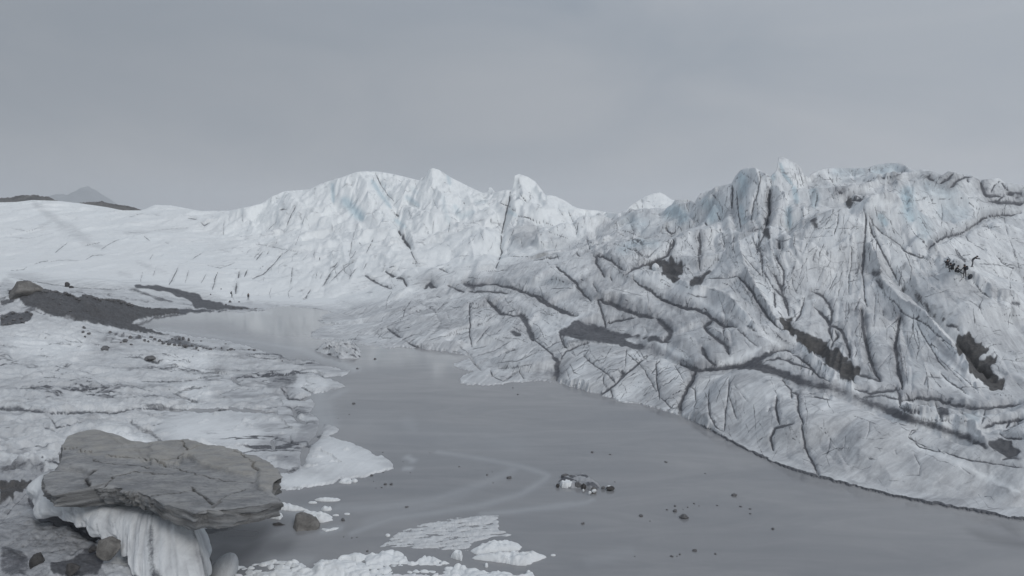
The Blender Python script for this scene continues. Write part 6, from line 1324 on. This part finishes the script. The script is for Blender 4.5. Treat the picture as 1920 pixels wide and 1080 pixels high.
SHORE_ST = [('S5', "grey-brown stone on the silt ramp above the far pond", _t),
 ('A4', "dark stone in the scattered line along the shelf's far shore", [(175,360,22,26),(210,355,26,30),(258,370,20,34),(185,400,20,14),(230,425,60,34),(290,420,24,18),(330,440,26,18),(360,430,16,12),(390,440,22,14),(455,450,34,16),(420,445,16,14),(555,443,14,22),(590,408,20,10),(640,455,40,20),(610,460,20,12),(670,460,18,12),(500,440,14,10),(110,360,20,14),(140,370,16,12),(60,385,24,14),(20,385,20,14),(90,400,26,14),(370,380,20,10),(300,380,16,10),(345,465,14,16),(850,460,30,14),(800,455,24,10),(1100,562,10,20)]),
 ('S5', "dark stone in the rubble under the silt ramp", [(890,640,34,34),(880,690,30,26),(900,740,30,22),(940,705,40,24),(1165,690,40,26),(1380,745,36,32),(1280,800,24,14),(1390,822,34,18),(1480,740,24,28),(1530,780,34,28),(1600,745,40,22),(1640,770,40,30),(1690,780,36,30),(1730,810,40,22),(1570,790,30,20),(1790,815,44,24),(1850,825,40,22),(1900,830,34,24),(140,485,44,30),(280,480,36,24),(190,500,30,22),(330,500,36,22),(240,580,40,20),(70,520,40,26),(30,545,40,26),(150,560,40,26),(220,545,40,22),(100,600,44,24),(40,610,40,24)]),
 ('S6', "dark stone on the flat below the two far walkers", [(290,370,30,26),(385,372,24,16),(85,292,16,16),(195,235,12,14),(245,400,26,18),(330,430,30,16),(410,440,26,14),(470,445,24,14),(560,445,26,8)])]
for st, lab, items in SHORE_ST:
    for (u, v, w, h) in items: ground_stone(st, u, v, w, h, lab, "stones scattered on the ice", n_); n_ += 1
for i, (st, u, v, w, h, lab, mat) in enumerate((('S5',275,215,340,150,"brown cracked boulder crowning the head of the silt ramp",M_BROWN),('S5',710,192,58,56,"square dark block standing on snow behind the silt ramp",M_DARK),('S5',755,215,50,24,"low dark rock leaning on the square block",M_DARK),('S5',390,240,90,46,"brown rock on the right shoulder of the silt ramp's head",M_BROWN),('S5',150,265,110,50,"dark rock on the left shoulder of the silt ramp's head",M_DARK),('A6',1350,245,90,44,"dark grey rock lying on the shelf above the meltwater seam",M_STONE),('A6',945,160,70,34,"pale grey rock on the upper shelf",M_STONE),('A6',1125,88,50,30,"pale rock at the foot of the silt ramp",M_STONE),('Z6',885,232,62,64,"small white block of ice at the edge of the dark pit",M_SHELF),('S5',1120,855,90,40,"grey wedge of rock on the upper left shelf",M_STONE))):
    ground_stone(st, u, v, w, h, lab, None, i, "boulder" if mat is not M_SHELF else "ice_block", outcrop_mesh("boulder", mat, 131) if i == 0 else rock_mesh("boulder", mat, 120 + i, 12, 3, 1, .09), .12 if i == 0 else .25)

# ------------------------------------------------------------------ people
def cloth(name, col):
    m, nt, bs = new_mat(name); tc_ = nt.nodes.new("ShaderNodeTexCoord")
    n1 = noise_t(nt, tc_.outputs["Object"], 14, 3, .6)
    nt.links.new(mixc(nt, n1, tuple(c * .7 for c in col) + (1,), tuple(c * 1.2 for c in col) + (1,)), bs.inputs["Base Color"]); bs.inputs["Roughness"].default_value = .85
    return m
M_JACKET = cloth("dark_jacket", (.018, .018, .022)); M_TROUSER = cloth("grey_trousers", (.10, .10, .11)); M_BLACK = cloth("black_trousers", (.02, .02, .024)); M_SKIN = cloth("skin", (.36, .22, .16)); M_HAIR = cloth("dark_hair", (.02, .016, .013)); M_PACK = cloth("dark_pack", (.035, .04, .05))
def person(loc, rz, J, trousers, label, group, scale=1.0, extra_pack=False):
    """J: joint name -> (x, y, z); the figure faces -Y before turning"""
    order = ['pelvis', 'waist', 'chest', 'neck', 'skull', 'crown']
    rad_ = dict(pelvis=.155, waist=.15, chest=.165, neck=.062, skull=.095, crown=.075, sh=.078, el=.056, wr=.036, palm=.038, hip=.105, kn=.066, an=.046, toe=.042)
    V, Ed, Ra, Mt = [], [], [], []
    def add(p, r, mt, par=None):
        V.append(p); Ra.append(r); Mt.append(mt)
        if par is not None: Ed.append((par, len(V) - 1))
        return len(V) - 1
    par = None; ix = {}
    for n in order:
        par = ix[n] = add(J[n], rad_[n], 1 if n == 'pelvis' else (0 if n in ('waist', 'chest') else 2), par)
    fwd = Vector(J['crown']) - Vector(J['skull'])
    for s in 'LR':
        a = add(J['sh' + s], rad_['sh'], 0, ix['chest']); b = add(J['el' + s], rad_['el'], 0, a); c = add(J['wr' + s], rad_['wr'], 0, b)
        d = (Vector(J['wr' + s]) - Vector(J['el' + s])).normalized(); side = d.orthogonal().normalized(); up = d.cross(side)
        p = add(tuple(Vector(J['wr' + s]) + d * .07), rad_['palm'], 0, c)
        for q, ln in ((-.030, .072), (-.010, .086), (.010, .080), (.030, .062)):
            k1 = add(tuple(Vector(J['wr' + s]) + d * .125 + side * q), .0095, 0, p); add(tuple(Vector(J['wr' + s]) + d * (.125 + ln * .85) + side * q * 1.1 + up * .025), .008, 0, k1)
        t1_ = add(tuple(Vector(J['wr' + s]) + d * .075 + side * .055 + up * .01), .011, 0, p); add(tuple(Vector(J['wr' + s]) + d * .115 + side * .066 + up * .022), .009, 0, t1_)
        h = add(J['hip' + s], rad_['hip'], 1, ix['pelvis']); k = add(J['kn' + s], rad_['kn'], 1, h); an_ = add(J['an' + s], rad_['an'], 1, k); add(J['toe' + s], rad_['toe'], 3, an_)
    me = bpy.data.meshes.new("person"); me.from_pydata(V, Ed, []); me.update()
    ob = link(bpy.data.objects.new("person", me))
    md = ob.modifiers.new("skin", 'SKIN')
    if not me.skin_vertices: me.attributes.new
    sv = me.skin_vertices[0].data
    for i, r in enumerate(Ra): sv[i].radius = (r, r); sv[i].use_root = (i == 0)
    md.use_smooth_shade = True
    sb_ = ob.modifiers.new("sub", 'SUBSURF'); sb_.levels = 1; sb_.render_levels = 1
    dg_ = bpy.context.evaluated_depsgraph_get(); dg_.update()
    new = bpy.data.meshes.new_from_object(ob.evaluated_get(dg_))
    ob.modifiers.clear(); ob.data = new; new.name = "person"
    for m_ in (M_JACKET, trousers, M_SKIN, M_DARK): new.materials.append(m_)
    VA = np.array(V); 
    bones = [(np.array(V[a]), np.array(V[b]), Mt[b]) for a, b in Ed]
    for p in new.polygons:
        c = np.array(p.center); best, bd = 0, 9
        for a, b, mt in bones:
            d = b - a; kk = np.clip((c - a) @ d / max(d @ d, 1e-9), 0, 1); dd = np.linalg.norm(c - a - kk * d)
            if dd < bd: bd, best = dd, mt
        p.material_index = best; p.use_smooth = True
    ob.location = loc; ob.rotation_euler = (0, 0, rz); ob.scale = (scale,) * 3
    tag(ob, label, "person", group)
    # a raised hood and, for some, a pack
    bm = bmesh.new(); bmesh.ops.create_icosphere(bm, subdivisions=3, radius=.128)
    sk_ = Vector(J['skull']); cn = Vector(J['crown']); upv = (cn - sk_).normalized()
    for v in list(bm.verts):
        if v.co.y < -.088 and abs(v.co.dot(upv) + .03) < .06: bm.verts.remove(v)
    hm = bpy.data.meshes.new("hood"); bm.to_mesh(hm); bm.free(); hm.materials.append(M_JACKET)
    for p in hm.polygons: p.use_smooth = True
    ho = link(bpy.data.objects.new("hood", hm)); ho.parent = ob; ho.location = sk_ + upv * .02
    if extra_pack:
        bm = bmesh.new(); bmesh.ops.create_cube(bm, size=1); bmesh.ops.bevel(bm, geom=bm.edges[:], offset=.22, segments=3, affect='EDGES')
        for f in bm.faces: f.smooth = True
        pm = bpy.data.meshes.new("backpack"); bm.to_mesh(pm); bm.free(); pm.materials.append(M_PACK)
        po = link(bpy.data.objects.new("backpack", pm)); po.parent = ob; ch = Vector(J['chest']); wa = Vector(J['waist']); ax = (ch - wa).normalized()
        po.location = (ch + wa) / 2 + Vector((0, ax.z, -ax.y)) * .24 + ax * .05; po.scale = (.34, .24, .50); po.rotation_euler = (math.atan2(-ax.y, ax.z) * -1, 0, 0)
    return ob
def stand(**kw):
    J = dict(pelvis=(0, 0, .95), waist=(0, 0, 1.12), chest=(0, 0, 1.34), neck=(0, 0, 1.50), skull=(0, -.015, 1.60), crown=(0, -.01, 1.69), shL=(.20, 0, 1.40), shR=(-.20, 0, 1.40), elL=(.26, .03, 1.13), elR=(-.26, .03, 1.13), wrL=(.25, -.06, .90), wrR=(-.25, -.06, .90),
             hipL=(.10, 0, .90), hipR=(-.10, 0, .90), knL=(.12, -.03, .50), knR=(-.12, -.02, .50), anL=(.13, .02, .09), anR=(-.13, .02, .09), toeL=(.15, -.15, .045), toeR=(-.15, -.15, .045))
    J.update(kw); return J
def crouch(**kw):
    J = dict(pelvis=(0, .12, .42), waist=(0, .06, .60), chest=(0, -.08, .80), neck=(0, -.15, .94), skull=(0, -.20, 1.04), crown=(0, -.20, 1.13), shL=(.20, -.08, .85), shR=(-.20, -.08, .85), elL=(.26, -.26, .65), elR=(-.26, -.26, .65), wrL=(.14, -.44, .60), wrR=(-.14, -.44, .60),
             hipL=(.10, .10, .40), hipR=(-.10, .10, .40), knL=(.17, -.30, .52), knR=(-.17, -.30, .52), anL=(.15, -.14, .09), anR=(-.15, -.14, .09), toeL=(.17, -.31, .045), toeR=(-.17, -.31, .045))
    J.update(kw); return J
def foot(st, u, v):
    uu, vv = full(st, [(u, v)])[0]; return ground(uu, vv)
def stand_at(st, u, v, rz, J, tr, lab, grp, pack=False, lift=0.0):
    g = foot(st, u, v)
    if g is None: return
    return person(g + Vector((0, 0, lift)), rz, J, tr, lab, grp, 1.0, pack)
W2 = "two walkers on the flat by the far pond"; RG = "party resting on the ice ridge"
stand_at('S6', 308, 328, math.radians(120), stand(knL=(.12, -.16, .50), anL=(.13, -.10, .09), toeL=(.14, -.27, .05), knR=(-.11, .02, .5), anR=(-.12, .20, .12), toeR=(-.12, .05, .05)), M_BLACK, "person in dark clothes with a pack walking by the far pond", W2, True)
stand_at('S6', 484, 352, math.radians(40), stand(), M_BLACK, "slim person in dark clothes standing by the far pond", W2)
stand_at('S7', 945, 762, math.radians(205), stand(shL=(.20, -.02, 1.38), elL=(.40, -.06, 1.16), wrL=(.58, -.14, .98), knL=(.17, -.04, .5), anL=(.20, .02, .09), toeL=(.22, -.15, .045), knR=(-.17, -.02, .5), anR=(-.21, .03, .09), toeR=(-.24, -.13, .045), skull=(.02, -.06, 1.585), crown=(.02, -.08, 1.67)), M_TROUSER, "person in dark jacket and grey trousers standing with one arm out", RG, True)
stand_at('S7', 1112, 545, math.radians(75), stand(pelvis=(0, .10, .92), waist=(0, .04, 1.08), chest=(0, -.20, 1.26), neck=(0, -.33, 1.36), skull=(0, -.43, 1.41), crown=(0, -.49, 1.47), shL=(.20, -.22, 1.30), shR=(-.20, -.22, 1.30), elL=(.24, -.42, 1.12), elR=(-.24, -.42, 1.12), wrL=(.20, -.66, 1.16), wrR=(-.20, -.62, 1.10), hipL=(.10, .09, .88), hipR=(-.10, .09, .88), knL=(.12, -.02, .48), knR=(-.12, .10, .50), anL=(.13, .03, .09), anR=(-.13, .25, .09), toeL=(.14, -.14, .045), toeR=(-.14, .09, .045)), M_TROUSER, "person leaning forward with arms out, highest of the party", RG)
stand_at('S7', 600, 560, math.radians(150), crouch(elR=(-.28, -.14, 1.06), wrR=(-.14, -.22, 1.26)), M_BLACK, "leftmost dark crouching person with a raised hand", RG)
stand_at('S7', 690, 640, math.radians(205), crouch(), M_BLACK, "dark crouching person, middle of the three huddled figures", RG, True)
stand_at('S7', 775, 690, math.radians(60), crouch(pelvis=(0, .10, .50), knR=(-.14, -.34, .42), anR=(-.14, -.62, .16), toeR=(-.15, -.78, .14)), M_BLACK, "dark crouching person stretching one leg down the slope", RG)
g = foot('S7', 1055, 772)
if g is not None:
    put("rucksack", rock_mesh("rucksack", M_PACK, 140, 5, 3, 1, .05, .75), g + Vector((0, 0, .22)), (.27, .22, .36), "dark rucksack set down beside the standing person", "rucksack", None, .4, (.2, .3))

# ------------------------------------------------------------------ the air
bm = bmesh.new(); bmesh.ops.create_cube(bm, size=1)
hz = bpy.data.meshes.new("haze"); bm.to_mesh(hz); bm.free()
ho = link(bpy.data.objects.new("haze", hz)); ho.scale = (10400, 10400, 320); ho.location = (0, 0, 150)
hm = bpy.data.materials.new("haze"); hm.use_nodes = True; hn = hm.node_tree.nodes; hn.clear()
h_out = hn.new("ShaderNodeOutputMaterial"); h_v = hn.new("ShaderNodeVolumePrincipled")
h_v.inputs["Color"].default_value = (.93, .96, .99, 1); h_v.inputs["Density"].default_value = .00021; h_v.inputs["Anisotropy"].default_value = .15
hm.node_tree.links.new(h_v.outputs[0], h_out.inputs["Volume"])
hz.materials.append(hm)
tag(ho, "thin grey haze over the glacier", kind='stuff')
print("done", round(time.time() - t_start, 1))
